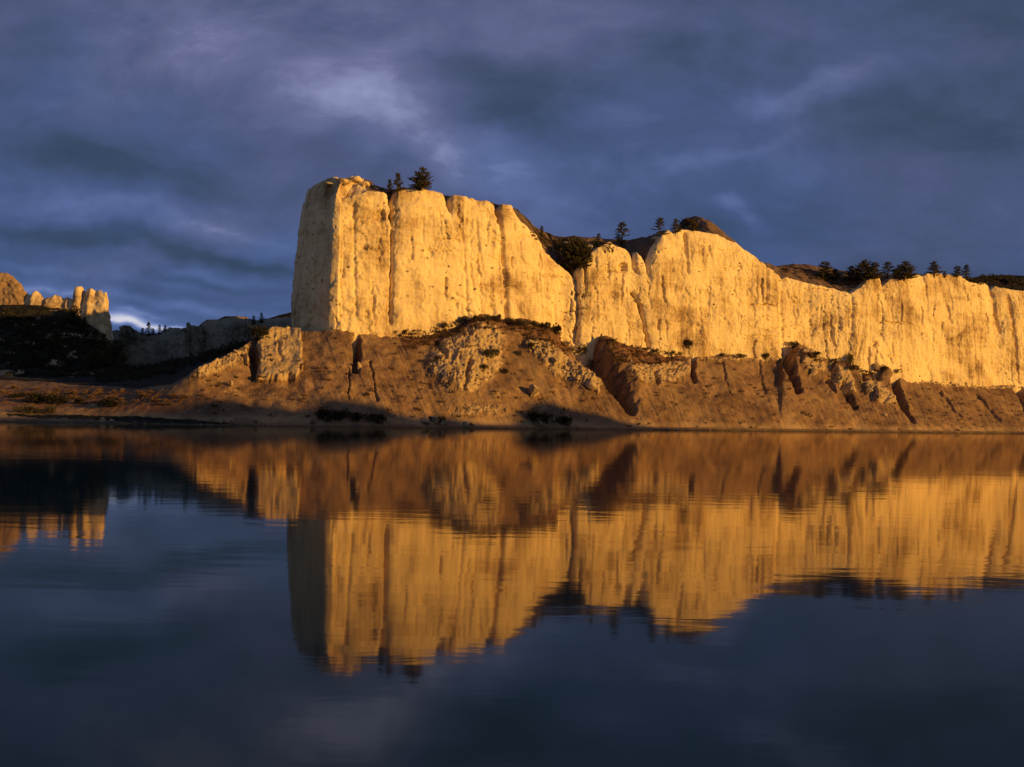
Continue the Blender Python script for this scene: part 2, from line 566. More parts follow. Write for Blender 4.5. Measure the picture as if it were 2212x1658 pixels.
def build_terrain(mat):
    u, Y, Z, ktop = terrain_base()
    px, py = uv2px(u, (Z - CAMZ) / Y)
    fade = sstep(Y, shore_Y(u) + 0.5, shore_Y(u) + 7) * (1 - sstep(np.arange(Y.shape[0])[:, None] * np.ones_like(u), ktop + 2, ktop + 24))
    front = fade * sstep(px, 360, 430)
    D = np.zeros_like(Y)
    wob = fbm(px / 14, py / 14, 3, 3)
    wob2 = fbm(px / 14 + 50, py / 14, 4, 3)
    qx, qy = px + 4 * wob, py + 4 * wob2
    for pts, w0, w1, dep in BANK_CUTS:
        d, f = poly_dist(qx, qy, pts)
        w = w0 + (w1 - w0) * f
        D += 1.3 * dep * np.exp(-(d / w) ** 4) * (1 - 0.35 * f)
    for pts, w0, w1, dep in BANK_RIDGES:
        d, f = poly_dist(qx, qy, pts)
        w = w0 + (w1 - w0) * f
        D += dep * np.exp(-(d / w) ** 2)
    pale = np.zeros_like(Y)
    rx, ry = px + 6 * wob, py + 5 * wob2
    for pts, soft, out, p in OUTCROPS:
        k = soft_poly(rx, ry, pts, soft)
        lump = ridged(px / 26 + wob * .4, py / 34 + wob2 * .3, 11, 3) - 0.6
        big = 0.25 if out > 2 else min(out, 1.1) * 1.35
        D += k * (out * 0.75 + lump * big + (0.06 if out > 2 else 0.42) * fbm(px / 6, py / 7, 12, 4, 0.6))
        pale = np.maximum(pale, k * p)
    # fluting of the pale panel
    k = soft_poly(px, py, OUTCROPS[0][0], 4)
    D += k * 0.5 * (ridged(px / 15 + 0.3 * wob, py / 170, 21, 2) - 0.6) * (1 - 0.75 * sstep(py, 770, 822))
    grass = np.zeros_like(Y)
    for pts, soft, p in GRASSY:
        grass = np.maximum(grass, soft_poly(rx, ry, pts, soft) * p)
    # rills running down the scree, drifting to the right as they fall
    rill = ridged((px - (py - 720) * 0.42) / 17, py / 220, 31, 3) - 0.62
    D += -0.24 * np.maximum(rill, 0) * 2.2 * sstep(px, 640, 720)
    D += 0.8 * fbm(px / 70, py / 50, 41, 3) + (0.10 + 0.16 * np.maximum(pale, grass)) * fbm(px / 17, py / 13, 42, 4) + 0.06 * fbm(px / 4.5, py / 4, 43, 2)
    D *= front
    nb = (0.26, -0.52, 0.81)
    X3 = u * Y + nb[0] * D
    Y3 = Y + nb[1] * D
    Z3 = Z + nb[2] * D
    # low bar and the dark valley
    left = fade * (1 - sstep(px, 340, 420))
    Z3 += left * (0.35 * fbm(u * Y / 9, Y / 9, 61, 4) + 0.12 * fbm(u * Y / 1.5, Y / 1.5, 62, 2))
    hill = sstep(np.arange(Y.shape[0])[:, None] * np.ones_like(u), ktop, ktop + 30) * (Y < 1300)
    Z3 += hill * (0.9 * fbm(u * Y / 16, Y / 16, 63, 4) + 0.25 * fbm(u * Y / 2.5, Y / 2.5, 64, 3))
    shoreline = (1 - fade) * (Y > shore_Y(u) - 6) * (Y < shore_Y(u) + 12)
    Z3 += shoreline * 0.10 * fbm(u * Y / 3.0, Y / 3.0, 65, 3)
    veg_shade = np.zeros_like(Y)
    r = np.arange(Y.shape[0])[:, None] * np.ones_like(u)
    veg_shade = sstep(r, ktop + 0, ktop + 10) * (px < 700) * (1 - 0.0 * r)
    veg_shade = np.maximum(veg_shade, 0.0)
    shadow_band = soft_poly(px, py + 1.5 * wob, [(10, 894), (120, 896), (300, 900), (480, 911), (520, 917), (300, 914), (235, 909), (190, 905), (100, 902), (20, 898)], 2.0)  # shadow across the bar, painted as a dark band
    veg_shade = np.maximum(veg_shade, shadow_band * 0.9)
    Z3 -= 0.12 * shadow_band
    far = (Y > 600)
    shade = np.where(far, 0.6, veg_shade)
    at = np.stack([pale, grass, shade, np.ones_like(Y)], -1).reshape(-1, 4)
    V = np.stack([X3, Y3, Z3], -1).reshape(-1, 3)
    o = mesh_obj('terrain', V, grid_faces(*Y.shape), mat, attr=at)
    return tag(o, 'brown clay river bank with gullied scree below the golden cliff', 'terrain', kind='structure')


def bank_material():
    m, t, b = material('bank_clay')
    P = geo_pos(t)
    at = t.n.new('ShaderNodeAttribute')
    at.attribute_name = 'mask'
    ch = t.n.new('ShaderNodeSeparateColor')
    t.l.new(at.outputs['Color'], ch.inputs[0])
    big = t.noise(P, 0.11, 6, 0.6, 0.4)
    med = t.noise(P, 0.55, 7, 0.65, 0.2)
    fine = t.noise(P, 2.6, 6, 0.7)
    v = t.m('ADD', t.m('MULTIPLY', big, 0.5), t.m('MULTIPLY', med, 0.5))
    clay = t.ramp(v, [(0.38, (0.105, 0.062, 0.037)), (0.5, (0.180, 0.106, 0.058)), (0.63, (0.315, 0.198, 0.098))])
    gold = t.step(t.noise(t.mapping(P, loc=(5, 50, 9)), 0.075, 5, 0.6, 0.5), 0.46, 0.62)
    clay = t.mix(t.m('MULTIPLY', gold, 0.4), clay, (0.31, 0.205, 0.105, 1))
    # tufts and stones
    tuft = t.step(t.noise(P, 0.9, 7, 0.72), 0.54, 0.62)
    clay = t.mix(t.m('MULTIPLY', tuft, 0.32), clay, (0.085, 0.065, 0.035, 1))
    stone = t.step(t.noise(t.mapping(P, loc=(31, 7, 2)), 1.4, 5, 0.7), 0.60, 0.66)
    clay = t.mix(t.m('MULTIPLY', stone, 0.6), clay, (0.42, 0.30, 0.17, 1))
    pale = t.ramp(t.m('ADD', t.m('MULTIPLY', med, 0.6), t.m('MULTIPLY', fine, 0.4)), [(0.38, (0.27, 0.18, 0.092)), (0.6, (0.50, 0.37, 0.19))])
    pf = t.step(t.m('ADD', ch.outputs[0], t.m('MULTIPLY', t.m('SUBTRACT', med, 0.5), 1.1)), 0.28, 0.55)
    col = t.mix(pf, clay, pale)
    russet = t.ramp(t.m('ADD', t.m('MULTIPLY', med, 0.5), t.m('MULTIPLY', fine, 0.5)), [(0.36, (0.085, 0.045, 0.024)), (0.52, (0.17, 0.088, 0.048)), (0.66, (0.30, 0.19, 0.10))])
    gf = t.step(t.m('ADD', ch.outputs[1], t.m('MULTIPLY', t.m('SUBTRACT', med, 0.5), 0.8)), 0.3, 0.6)
    col = t.mix(gf, col, russet)
    z = t.sep(P)[2]
    # damp strip and thin green growth along the water line
    damp = t.step(t.m('ADD', z, t.m('MULTIPLY', t.m('SUBTRACT', med, 0.5), 0.5)), 0.42, 0.02)
    col = t.mix(t.m('MULTIPLY', damp, 0.8), col, (0.070, 0.066, 0.030, 1))
    sand = t.m('MULTIPLY', t.step(z, 0.45, 0.8), t.step(z, 2.4, 1.2))
    col = t.mix(t.m('MULTIPLY', sand, t.m('ADD', 0.25, t.m('MULTIPLY', t.step(big, 0.42, 0.6), 0.5))), col, (0.40, 0.27, 0.13, 1))
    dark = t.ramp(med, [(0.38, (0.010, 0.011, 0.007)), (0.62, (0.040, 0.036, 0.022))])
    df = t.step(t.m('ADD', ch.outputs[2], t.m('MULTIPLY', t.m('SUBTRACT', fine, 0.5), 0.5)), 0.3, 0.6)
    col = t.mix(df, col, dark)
    t.l.new(col, b.inputs['Base Color'])
    b.inputs['Roughness'].default_value = 0.97
    b.inputs['Specular IOR Level'].default_value = 0.08
    t.l.new(bump(t, t.m('ADD', t.m('MULTIPLY', med, 0.5), t.m('MULTIPLY', fine, 0.5)), 0.4, 0.2), b.inputs['Normal'])
    return m


# ------------------------------------------------------------------ cliffs
def resample(pts, step):
    """polyline rows (x, y, extra...) resampled at about the given step (step may be a list per segment)"""
    pts = np.asarray(pts, float)
    out = []
    for i in range(len(pts) - 1):
        st = step[i] if isinstance(step, (list, tuple)) else step
        n = max(1, int(math.hypot(*(pts[i + 1, :2] - pts[i, :2])) / st))
        for k in range(n):
            out.append(pts[i] + (pts[i + 1] - pts[i]) * k / n)
    out.append(pts[-1])
    return np.array(out)


def smooth1(a, n):
    if n < 1: return a
    k = np.hanning(2 * n + 3)[1:-1]
    k /= k.sum()
    p = np.concatenate([np.repeat(a[:1], n, 0), a, np.repeat(a[-1:], n, 0)])
    return np.stack([np.convolve(p[:, j], k, 'valid') for j in range(a.shape[1])], 1)


RIM = [(712, 450), (720, 446), (740, 428), (766, 425), (781, 419), (810, 411), (840, 417), (847, 421), (851, 436), (857, 434), (866, 410), (898, 406), (913, 401), (928, 408), (966, 417), (973, 428), (980, 443), (986, 428), (992, 421), (1027, 428), (1059, 435), (1080, 443), (1089, 462), (1100, 441), (1121, 445), (1130, 466), (1142, 483), (1177, 513), (1191, 548), (1220, 580), (1244, 610), (1251, 588), (1263, 582), (1268, 604), (1273, 567), (1285, 547), (1297, 540), (1311, 533), (1329, 524), (1344, 533), (1361, 539), (1372, 556), (1377, 580), (1385, 546), (1396, 560), (1405, 588), (1414, 560), (1426, 532), (1440, 511), (1455, 497), (1466, 507), (1475, 496), (1496, 497), (1537, 503), (1563, 508), (1601, 526), (1637, 552), (1649, 561), (1678, 586), (1692, 596), (1700, 606), (1708, 600), (1743, 611), (1811, 626), (1845, 637), (1868, 626), (1884, 612), (1897, 596), (1912, 598), (1919, 622), (1930, 614), (1942, 600), (1961, 595), (1990, 593), (2004, 599), (2021, 592), (2044, 592), (2072, 595), (2089, 597), (2100, 609), (2135, 612), (2152, 620), (2160, 626), (2168, 621), (2208, 629), (2300, 634), (2700, 652), (3100, 668)]
SPINE = [(690, 404), (716, 392), (740, 394), (755, 387), (772, 388), (790, 398), (812, 412), (900, 425), (1100, 455), (1150, 500), (1180, 514), (1200, 516), (1250, 518), (1300, 522), (1330, 529), (1385, 526), (1412, 523), (1440, 516), (1448, 514), (1462, 500), (1470, 480), (1480, 472), (1490, 475), (1506, 484), (1520, 496), (1534, 510), (1546, 522), (1565, 536), (1600, 560), (1650, 580), (1690, 574), (1720, 575), (1750, 583), (1770, 593), (1800, 602), (1850, 608), (1900, 606), (2000, 606), (2100, 604), (2125, 598), (2150, 597), (2180, 600), (2212, 606), (2300, 614), (2700, 640), (3100, 660)]
# vertical cracks and grooves in the face: (polyline, half width in picture units, depth m)
GROOVES = [
    ([(980, 424), (981, 452)], 6, 3.2), ([(1089, 440), (1090, 478)], 8, 3.6), ([(851, 424), (851, 474)], 6, 3.0), ([(1120, 470), (1122, 500)], 4, 1.2), ([(1040, 560), (1046, 640)], 3, 1.5),
    ([(769, 440), (767, 560), (769, 690)], 7, 1.3), ([(744, 545), (742, 600)], 3, 1.0),
    ([(850, 420), (852, 500), (848, 580), (845, 700)], 6, 2.4), ([(862, 430), (858, 500)], 4, 1.2),
    ([(980, 440), (984, 470)], 5, 1.5), ([(1007, 470), (1010, 560), (1012, 690)], 6, 1.3), ([(1037, 470), (1040, 520), (1052, 600)], 2.2, 0.9),
    ([(1088, 455), (1094, 520), (1100, 600), (1099, 692)], 7, 2.0), ([(1120, 560), (1118, 640)], 4, 0.5), ([(1172, 560), (1176, 690)], 4, 0.9),
    ([(1200, 620), (1202, 690)], 5, 0.8), ([(1244, 605), (1248, 680), (1240, 745)], 9, 2.4), ([(1268, 600), (1270, 640)], 5, 1.8),
    ([(1313, 640), (1340, 626), (1374, 634)], 2, 0.7), ([(1372, 636), (1386, 660), (1392, 700), (1404, 752)], 5, 3.6),
    ([(1377, 575), (1384, 592)], 7, 2.2), ([(1405, 585), (1410, 610)], 6, 1.8), ([(1490, 505), (1493, 590)], 4, 2.0), ([(1525, 540), (1527, 572)], 4, 1.2),
    ([(1484, 620), (1492, 645), (1488, 700)], 4, 0.9), ([(1456, 610), (1470, 650)], 2.5, 0.7),
    ([(1664, 580), (1660, 700)], 4, 0.7), ([(1697, 600), (1692, 680), (1690, 745)], 5, 1.3), ([(1632, 560), (1630, 620)], 3, 0.8),
    ([(1752, 640), (1756, 740)], 7, 0.9), ([(1812, 640), (1816, 720)], 4, 0.7), ([(1846, 640), (1842, 730)], 6, 1.2),
    ([(1865, 736), (1852, 780)], 2.6, 1.0), ([(1918, 625), (1925, 650)], 5, 1.2), ([(2006, 600), (2008, 640)], 4, 1.2), ([(2100, 612), (2104, 665)], 4, 1.1),
    ([(2158, 622), (2160, 680), (2168, 720)], 5, 3.4), ([(2190, 640), (2196, 710), (2202, 760), (2204, 830)], 4, 2.7), ([(2060, 690), (2050, 740)], 2.2, 0.6), ([(1940, 680), (1944, 800)], 5, 0.5),
]
POCKETS = [(826, 465, 16, 1.0), (1064, 672, 14, 0.9), (1490, 742, 8, 1.6), (1353, 578, 12, 1.6), (1262, 640, 6, 1.0), (1892, 745, 8, 1.0), (1510, 712, 12, .6), (930, 545, 12, .5), (1630, 650, 14, .5)]
FACE_OFF = [(700, 0), (712, 0), (850, 1.2), (1000, 1.6), (1180, -1.0), (1215, -3.0), (1242, -4.0), (1268, -1.5), (1300, -.5), (1380, -.6), (1420, .5), (1500, 1.4), (1640, 1.6), (1684, 1.0), (1712, -4.5), (1760, -3.5), (1850, 0.8), (1900, 1.2), (2010, 1.0), (2100, .4), (2165, -.8), (2212, .6), (2700, 0)]


BACK_TOP = 64.0  # unseen back of the bluff, raised so its shadow covers the far cliff


def build_bluff(mat):
    d1 = np.array([217, 130]) / math.hypot(217, 130)       # along the face
    d2 = np.array([-d1[1], d1[0]])                           # into the bluff
    C0 = FACE[0]
    rim_u, rim_v = px2uv(*zip(*RIM))
    spi_u, spi_v = px2uv(*zip(*SPINE))
    off_u = px2uv([p[0] for p in FACE_OFF], 620)[0]
    off_v = [p[1] for p in FACE_OFF]

    def spine_at(a):
        """spine point for a distance along the face"""
        dep = np.interp(a, [14, 70, 200, 500], [13, 20, 24, 36])
        p = C0 + d1 * max(a, 12.0) + d2 * dep
        return p, CAMZ + float(np.interp(p[0] / p[1], spi_u, spi_v)) * p[1]

    ctrl = []                                                # x, y, ztop, zbot, xin, yin, zin, kind
    # back, from far right to the end of the promontory
    back = np.array([(470, 150), (330, 145), (200, 140), (110, 135), (62, 125), (53, 105), (47, 80), (44, 60), (36, 42), (16, 31)], float)
    for a, dep in resample(back, 5.0):
        p = C0 + d1 * a + d2 * dep
        q, zq = spine_at(a)
        zb_ = float(np.interp(dep, [30, 42, 56, 78, 105, 125], [46, 43, 43, 47, 60, BACK_TOP]))
        ctrl.append((*p, min(zb_, CAMZ + (zq - CAMZ) / q[1] * p[1] - 4.0), 12, *q, zq, 0))
    # the narrow end
    q0, zq0 = spine_at(12)
    zend = 54.6
    for a, dep in ((8, 28.5), (1.0, 26), (-.8, 22), (-1.0, 14), (-.5, 6), (0, 1.0)):
        ctrl.append((*(C0 + d1 * a + d2 * dep), zend - (2.2 if dep < 5 else 0) , 12, *q0, zq0, 1))
    # the face
    n0 = len(ctrl)
    pts = resample(np.array(FACE), 0.9)
    for p in pts[2:]:
        a = float((p - C0) @ d1)
        q, zq = spine_at(a)
        u = p[0] / p[1]
        zt = CAMZ + float(np.interp(u, rim_u, rim_v)) * p[1]
        o = float(np.interp(u, off_u, off_v))
        pp = p - d2 * o
        ctrl.append((*pp, zt, 0, *q, zq, 2))
    ctrl = np.array(ctrl)
    steps = []
    for i in range(len(ctrl) - 1):
        px = float(uv2px(ctrl[i, 0] / ctrl[i, 1], 0.1)[0])
        steps.append(2.5 if ctrl[i, 7] == 0 else 0.22 if px < 2330 else 1.2)
    P = resample(ctrl, steps)
    kind = P[:, 7]
    sm = smooth1(P[:, :2], 4)
    P[:, :2] = np.where(kind[:, None] > 0.9, sm, P[:, :2])
    # rim height of the face from the fine table
    u = P[:, 0] / P[:, 1]
    fz = CAMZ + np.interp(u, rim_u, rim_v) * P[:, 1]
    P[:, 2] = np.where(kind > 1.95, fz, P[:, 2])
    s = np.concatenate([[0], np.cumsum(np.hypot(*np.diff(P[:, :2], axis=0).T))])
    T = np.gradient(smooth1(P[:, :2], 6), axis=0)
    T /= np.linalg.norm(T, axis=1)[:, None]
    N = np.stack([T[:, 1], -T[:, 0]], 1)                     # outward
    zb = np.where(kind > 0.9, contact_z(np.clip(u, cu[0], cu[-1])) - 7, 10)
    zt = P[:, 2] + (0.45 + 0.35 * fbm(s / 2.2, s * 0, 5, 3)) * (kind > 0.5)
    nf, ncap = 175, 46
    nc = len(P)
    t = np.linspace(0, 1, nf)[:, None]
    Zf = zb + (zt - zb) * t
    S = np.broadcast_to(s, Zf.shape)
    X, Y = np.broadcast_to(P[:, 0], Zf.shape), np.broadcast_to(P[:, 1], Zf.shape)
    px, py = uv2px(X / Y, (Zf - CAMZ) / Y)
    isf = np.broadcast_to(sstep(kind, 1.5, 2.0), Zf.shape)
    ise = np.broadcast_to((kind > 0.5) * (kind < 1.99) * 1.0, Zf.shape)
    D = -(Zf - 18) * 0.05 * (1 - ise) - ise * (0.0026 * np.maximum(Zf - 29, 0) ** 2 - 0.3 * np.exp(-((Zf - 29) / 7) ** 2))
    wx = S + 0.9 * fbm(S / 7, Zf / 9, 77, 3)
    D += 0.65 * fbm(wx / 15, Zf / 40, 71, 3)
    D += 0.14 * (ridged(wx / 5.2, Zf / 38, 72, 2) - 0.62) + 0.20 * fbm(S / 4.5, Zf / 6, 93, 3)
    D += 0.085 * (ridged(wx / 1.5, Zf / 16, 73, 2) - 0.6)
    amp = 0.35 + 0.65 * sstep(fbm(S / 12, Zf / 9, 91, 3), -0.25, 0.3)
    D += 0.075 * amp * fbm(S / 1.2, Zf / 2.2, 74, 3, 0.55)
    D += 0.07 * amp * fbm(S / 14, Zf / 0.6, 75, 2)
    # spalled slabs with crisp edges
    sl = fbm(S / 6.5 + 0.25 * fbm(S / 1.6, Zf / 1.6, 92, 2), Zf / 8.5, 76, 4)
    q = sl * 3.2
    fq = q - np.floor(q)
    D += 0.32 * (np.floor(q) + sstep(fq, 0.0, 0.10)) * (0.45 + 0.25 * sstep(-px, -1010, -760)) * (1 - 0.7 * ise)
    val, edge = cells(S / 5.5 + 0.35 * fbm(S / 2, Zf / 2, 79, 2), Zf / 7.5 + 0.2 * fbm(S / 2, Zf / 2, 80, 2), 78)
    joint = sstep(fbm(S / 9, Zf / 12, 99, 3), 0.02, 0.25)
    D += (val - 0.5) * 0.42 - 0.32 * joint * np.exp(-(edge / 0.045) ** 2)
    val, edge = cells(S / 2.1 + 0.3 * fbm(S / 1.2, Zf / 1.2, 96, 2), Zf / 3.0 + 0.2 * fbm(S / 1.2, Zf / 1.2, 97, 2), 98)
    D += (val - 0.5) * 0.10 * amp
    # foot of the face swells a little, rim is rounded off
    h = zt - Zf
    D -= 0.9 * np.exp(-(h / 1.6)) * (kind > 0.5)
    for pts, w, dep in GROOVES:
        gx, gy = np.array([p[0] for p in pts]), np.array([p[1] for p in pts])
        o = np.argsort(gy)
        if gy.max() - gy.min() > np.abs(gx.max() - gx.min()):
            xc = np.interp(py, gy[o], gx[o])
            d = np.abs(px + 2.5 * fbm(py / 12, px / 200, 81, 3) - xc)
            win = sstep(py, gy.min() - 10, gy.min() + 2) * (1 - sstep(py, gy.max() - 6, gy.max() + 6))
        else:
            d, _ = poly_dist(px, py + 2 * fbm(px / 10, py / 200, 82, 2), pts)
            win = 1.0
        D -= isf * (dep * 1.15 if dep > 1.9 else dep * 0.75) * win * (0.55 + 0.45 * fbm(px / 40, py / 22, 84, 2)) * (0.75 * np.exp(-(d / (w * 0.5)) ** 2) + 0.35 * np.exp(-d / (w * 1.3)))
    rc = random.Random(21)
    for q_ in range(190):
        x0 = rc.uniform(720, 2205)
        ytop, ybot = float(np.interp(x0, *zip(*[(p[0], p[1]) for p in RIM]))), float(np.interp(x0, *zip(*CONTACT)))
        y0 = rc.uniform(ytop + 5, ybot - 30)
        ln = rc.uniform(14, 90)
        w, dep = rc.uniform(0.8, 1.7), rc.uniform(.2, .65)
        if q_ % 5 == 0:
            w, dep = rc.uniform(1.3, 1.9), rc.uniform(.7, 1.3)
        m = (np.abs(px - x0) < 26) & (py > y0 - 8) & (py < y0 + ln + 8)
        if rc.random() < 0.25:                                # short bedding crack
            m = (np.abs(px - x0) < ln * .5 + 8) & (np.abs(py - y0) < 16)
            yy = y0 + 5 * fbm(px[m] / 11, px[m] * 0 + y0, 87, 3)
            win = 1 - sstep(np.abs(px[m] - x0), ln * .3, ln * .5)
            D[m] -= (isf[m] * dep * win * np.exp(-(np.abs(py[m] - yy) / max(1.2, w)) ** 2)) * .8
            continue
        sl = rc.uniform(-.12, .12)
        xc = x0 + sl * (py[m] - y0) + 4.5 * fbm(py[m] / 18, py[m] * 0 + x0, 86, 4)
        win = sstep(py[m], y0, y0 + 5) * (1 - sstep(py[m], y0 + ln * .5, y0 + ln))
        D[m] -= isf[m] * dep * win * np.exp(-(np.abs(px[m] - xc) / w) ** 2)
    for x0, y0, r, dep in POCKETS:
        d = np.hypot(px - x0, (py - y0) * 0.9) + 3 * fbm(px / 6, py / 6, 83, 2)
        D -= isf * dep * (1 - sstep(d, r * 0.5, r))
    XF = X + N[:, 0] * D
    YF = Y + N[:, 1] * D
    # cap: from the rim to the spine
    tc = np.linspace(0, 1, ncap + 1)[1:, None]
    tc = tc ** 1.35
    XC = XF[-1] + (P[:, 4] - XF[-1]) * tc
    YC = YF[-1] + (P[:, 5] - YF[-1]) * tc
    rise = P[:, 6] - zt
    prof = np.where(rise > 0, sstep(tc, 0.0, 0.85), tc)
    rough = np.where(kind < 2, 1.7, 1.0) * np.where(kind < 0.5, 0.3, 1.0)
    ZC = zt + rise * prof + np.sin(np.pi * tc) * rough * fbm(XC / 3.4, YC / 3.4, 85, 5, 0.6) * sstep(tc, 0, 0.12)
    # the plateau behind stays below the crest of the rim and its knolls
    ug = np.linspace(-0.26, 0.9, 600)
    low = np.maximum(np.interp(ug, rim_u, rim_v), np.interp(ug, spi_u, spi_v))
    low = np.array([low[max(0, i - 7):i + 8].min() for i in range(len(low))])
    lim = CAMZ + YC * np.interp(XC / YC, ug, low) - 0.8 - 2.0 * (1 - tc)
    ZC = np.where(kind < 0.5, np.minimum(ZC, np.maximum(lim, zt * (1 - tc))), ZC)
    V = np.stack([np.concatenate([XF, XC]), np.concatenate([YF, YC]), np.concatenate([Zf, ZC])], -1)
    rows = np.concatenate([np.zeros(nf), tc[:, 0]])
    dist = rows[:, None] * np.hypot(P[:, 4] - P[:, 0], P[:, 5] - P[:, 1])
    # grass starts a few metres behind the rim, right at it where the rim is a saddle; the promontory's top is bare rock
    g0 = np.where(rise > 1.5, 1.2, 4.0) + np.where(u < px2uv(800, 400)[0], 40, 0)
    capm = sstep(dist, g0 - 0.6, g0 + 2.0)
    upx = uv2px(u, 0.12)[0]
    scrub = capm * (sstep(upx, 2090, 2110) + 0.2 * (upx > 1150) * (upx < 1420) + 0.35 * sstep(fbm(V[..., 0] / 6, V[..., 1] / 6, 88, 3), 0.0, 0.4))
    at = np.stack([capm, scrub, np.zeros_like(capm), np.ones_like(capm)], -1)
    o = mesh_obj('cliff', V.reshape(-1, 3), grid_faces(nf + ncap, nc), mat, attr=at.reshape(-1, 4))
    return tag(o, 'long golden sandstone cliff ending in a squared promontory above the river', 'cliff', kind='structure')


def build_backcliff(name, path, step, mat, seed, nf, flute, label, bulge=None, soil=None):
    """free standing cliff: rows (px, Y, rim py, foot py, depth behind, rim drop)"""
    ctrl = []
    for px, Y, rim, foot, back, rise in path:
        u, v = px2uv(px, rim)
        ctrl.append((u * Y, Y, CAMZ + v * Y, zat(px, foot, Y), back, rise))
    P = resample(np.array(ctrl), step)
    s = np.concatenate([[0], np.cumsum(np.hypot(*np.diff(P[:, :2], axis=0).T))])
    T = np.gradient(smooth1(P[:, :2], 5), axis=0)
    T /= np.linalg.norm(T, axis=1)[:, None]
    N = np.stack([T[:, 1], -T[:, 0]], 1)
    zt = P[:, 2] + 0.5 * fbm(s / 2.5, s * 0, seed, 3)
    t = np.linspace(0, 1, nf)[:, None]
    Zf = P[:, 3] + (zt - P[:, 3]) * t
    S = np.broadcast_to(s, Zf.shape)
    D = 1.0 * fbm(S / 14, Zf / 40, seed + 1, 3) + flute * (ridged(S / 5.5, Zf / 30, seed + 2, 3) - .6) + 0.35 * fbm(S / 1.5, Zf / 2.0, seed + 3, 3) - (Zf - P[:, 3]) * 0.12
    sl = fbm(S / 6, Zf / 6, seed + 5, 3)
    D += 0.8 * np.floor(sl * 4) / 4
    D -= 1.2 * np.exp(-(zt - Zf) / 1.5)
    if bulge is not None:
        bx, by = uv2px(P[:, 0] / P[:, 1], 0.12)
        D += 0.38 * np.interp(bx, [p[0] for p in bulge], [p[1] for p in bulge]) * (0.55 + 0.45 * sstep(Zf, 30, 40))
    XF, YF = P[:, 0] + N[:, 0] * D, P[:, 1] + N[:, 1] * D
    tc = np.linspace(0, 1, 16)[1:, None]
    away = P[:, :2] / np.linalg.norm(P[:, :2], axis=1)[:, None]
    XC, YC = XF[-1] + away[:, 0] * P[:, 4] * tc, YF[-1] + away[:, 1] * P[:, 4] * tc
    ZC = zt + P[:, 5] * sstep(tc, 0, 1) + 0.7 * fbm(XC / 4, YC / 4, seed + 6, 3) * np.sin(np.pi * np.clip(tc, 0, .5))
    V = np.stack([np.concatenate([XF, XC]), np.concatenate([YF, YC]), np.concatenate([Zf, ZC])], -1)
    rows = np.concatenate([np.zeros(nf), tc[:, 0]])[:, None] * np.ones(len(P))
    cm = sstep(rows, 0.1, 0.3)
    if soil is not None:
        cm = np.maximum(cm, 1 - sstep(uv2px(P[:, 0] / P[:, 1], 0.12)[0], soil - 15, soil + 12))
    at = np.stack([cm, rows * 0, rows * 0, rows * 0 + 1], -1)
    o = mesh_obj(name, V.reshape(-1, 3), grid_faces(nf + 15, len(P)), mat, attr=at.reshape(-1, 4))
    return tag(o, label, 'cliff', kind='structure')


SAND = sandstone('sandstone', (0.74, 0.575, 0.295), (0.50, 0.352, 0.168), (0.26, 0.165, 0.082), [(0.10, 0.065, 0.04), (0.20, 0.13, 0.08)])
SHADE_SAND = sandstone('shaded_sandstone', (0.25, 0.235, 0.17), (0.155, 0.145, 0.10), (0.055, 0.05, 0.035), [(0.03, 0.028, 0.02), (0.10, 0.075, 0.05)], rot=0)  # sandstone for the far cliff with its shade put into the colour
BANK = bank_material()
build_terrain(BANK)
build_bluff(SAND)

BUTTE_Y = 318
butte_rim = [(-700, 520), (-300, 545), (-120, 560), (0, 587), (12, 592), (22, 601), (34, 614), (46, 630), (56, 636), (66, 626), (76, 631), (86, 644), (97, 640), (112, 636), (126, 642), (138, 640), (146, 646), (149, 632), (155, 618), (160, 617), (169, 618), (174, 630), (179, 623), (186, 620), (194, 622), (200, 629), (206, 627), (214, 626), (218, 631), (225, 629), (229, 645), (234, 655), (238, 660)]
path = []
for px, py in butte_rim:
    path.append((px, BUTTE_Y + 0.0 * px, py, 735, 30 if px < 40 else 12, -2.0 if px < 40 else -4.0))
path += [(240, BUTTE_Y + 4, 662, 735, 10, -2), (242, BUTTE_Y + 12, 664, 735, 8, -2), (240, BUTTE_Y + 22, 668, 735, 8, -2)]
BUTTE_SAND = sandstone('butte_sandstone', (0.72, 0.56, 0.31), (0.50, 0.36, 0.19), (0.27, 0.18, 0.095), [(0.21, 0.13, 0.07), (0.40, 0.27, 0.14)], rot=0)
build_backcliff('butte', path, 0.35, BUTTE_SAND, 300, 90, 0.6, 'pinnacled golden butte rising above the dark valley at the left edge',
                bulge=[(0, 0), (30, 0), (46, -1.5), (64, 1.5), (86, -1.5), (97, .5), (112, 1.2), (128, -1), (138, .6), (146, -3), (156, 2.2), (165, 3.0), (175, -.8), (183, 2.2), (192, 3), (201, .2), (208, 1.5), (222, 3.0), (232, 1.0), (240, .5)], soil=48)


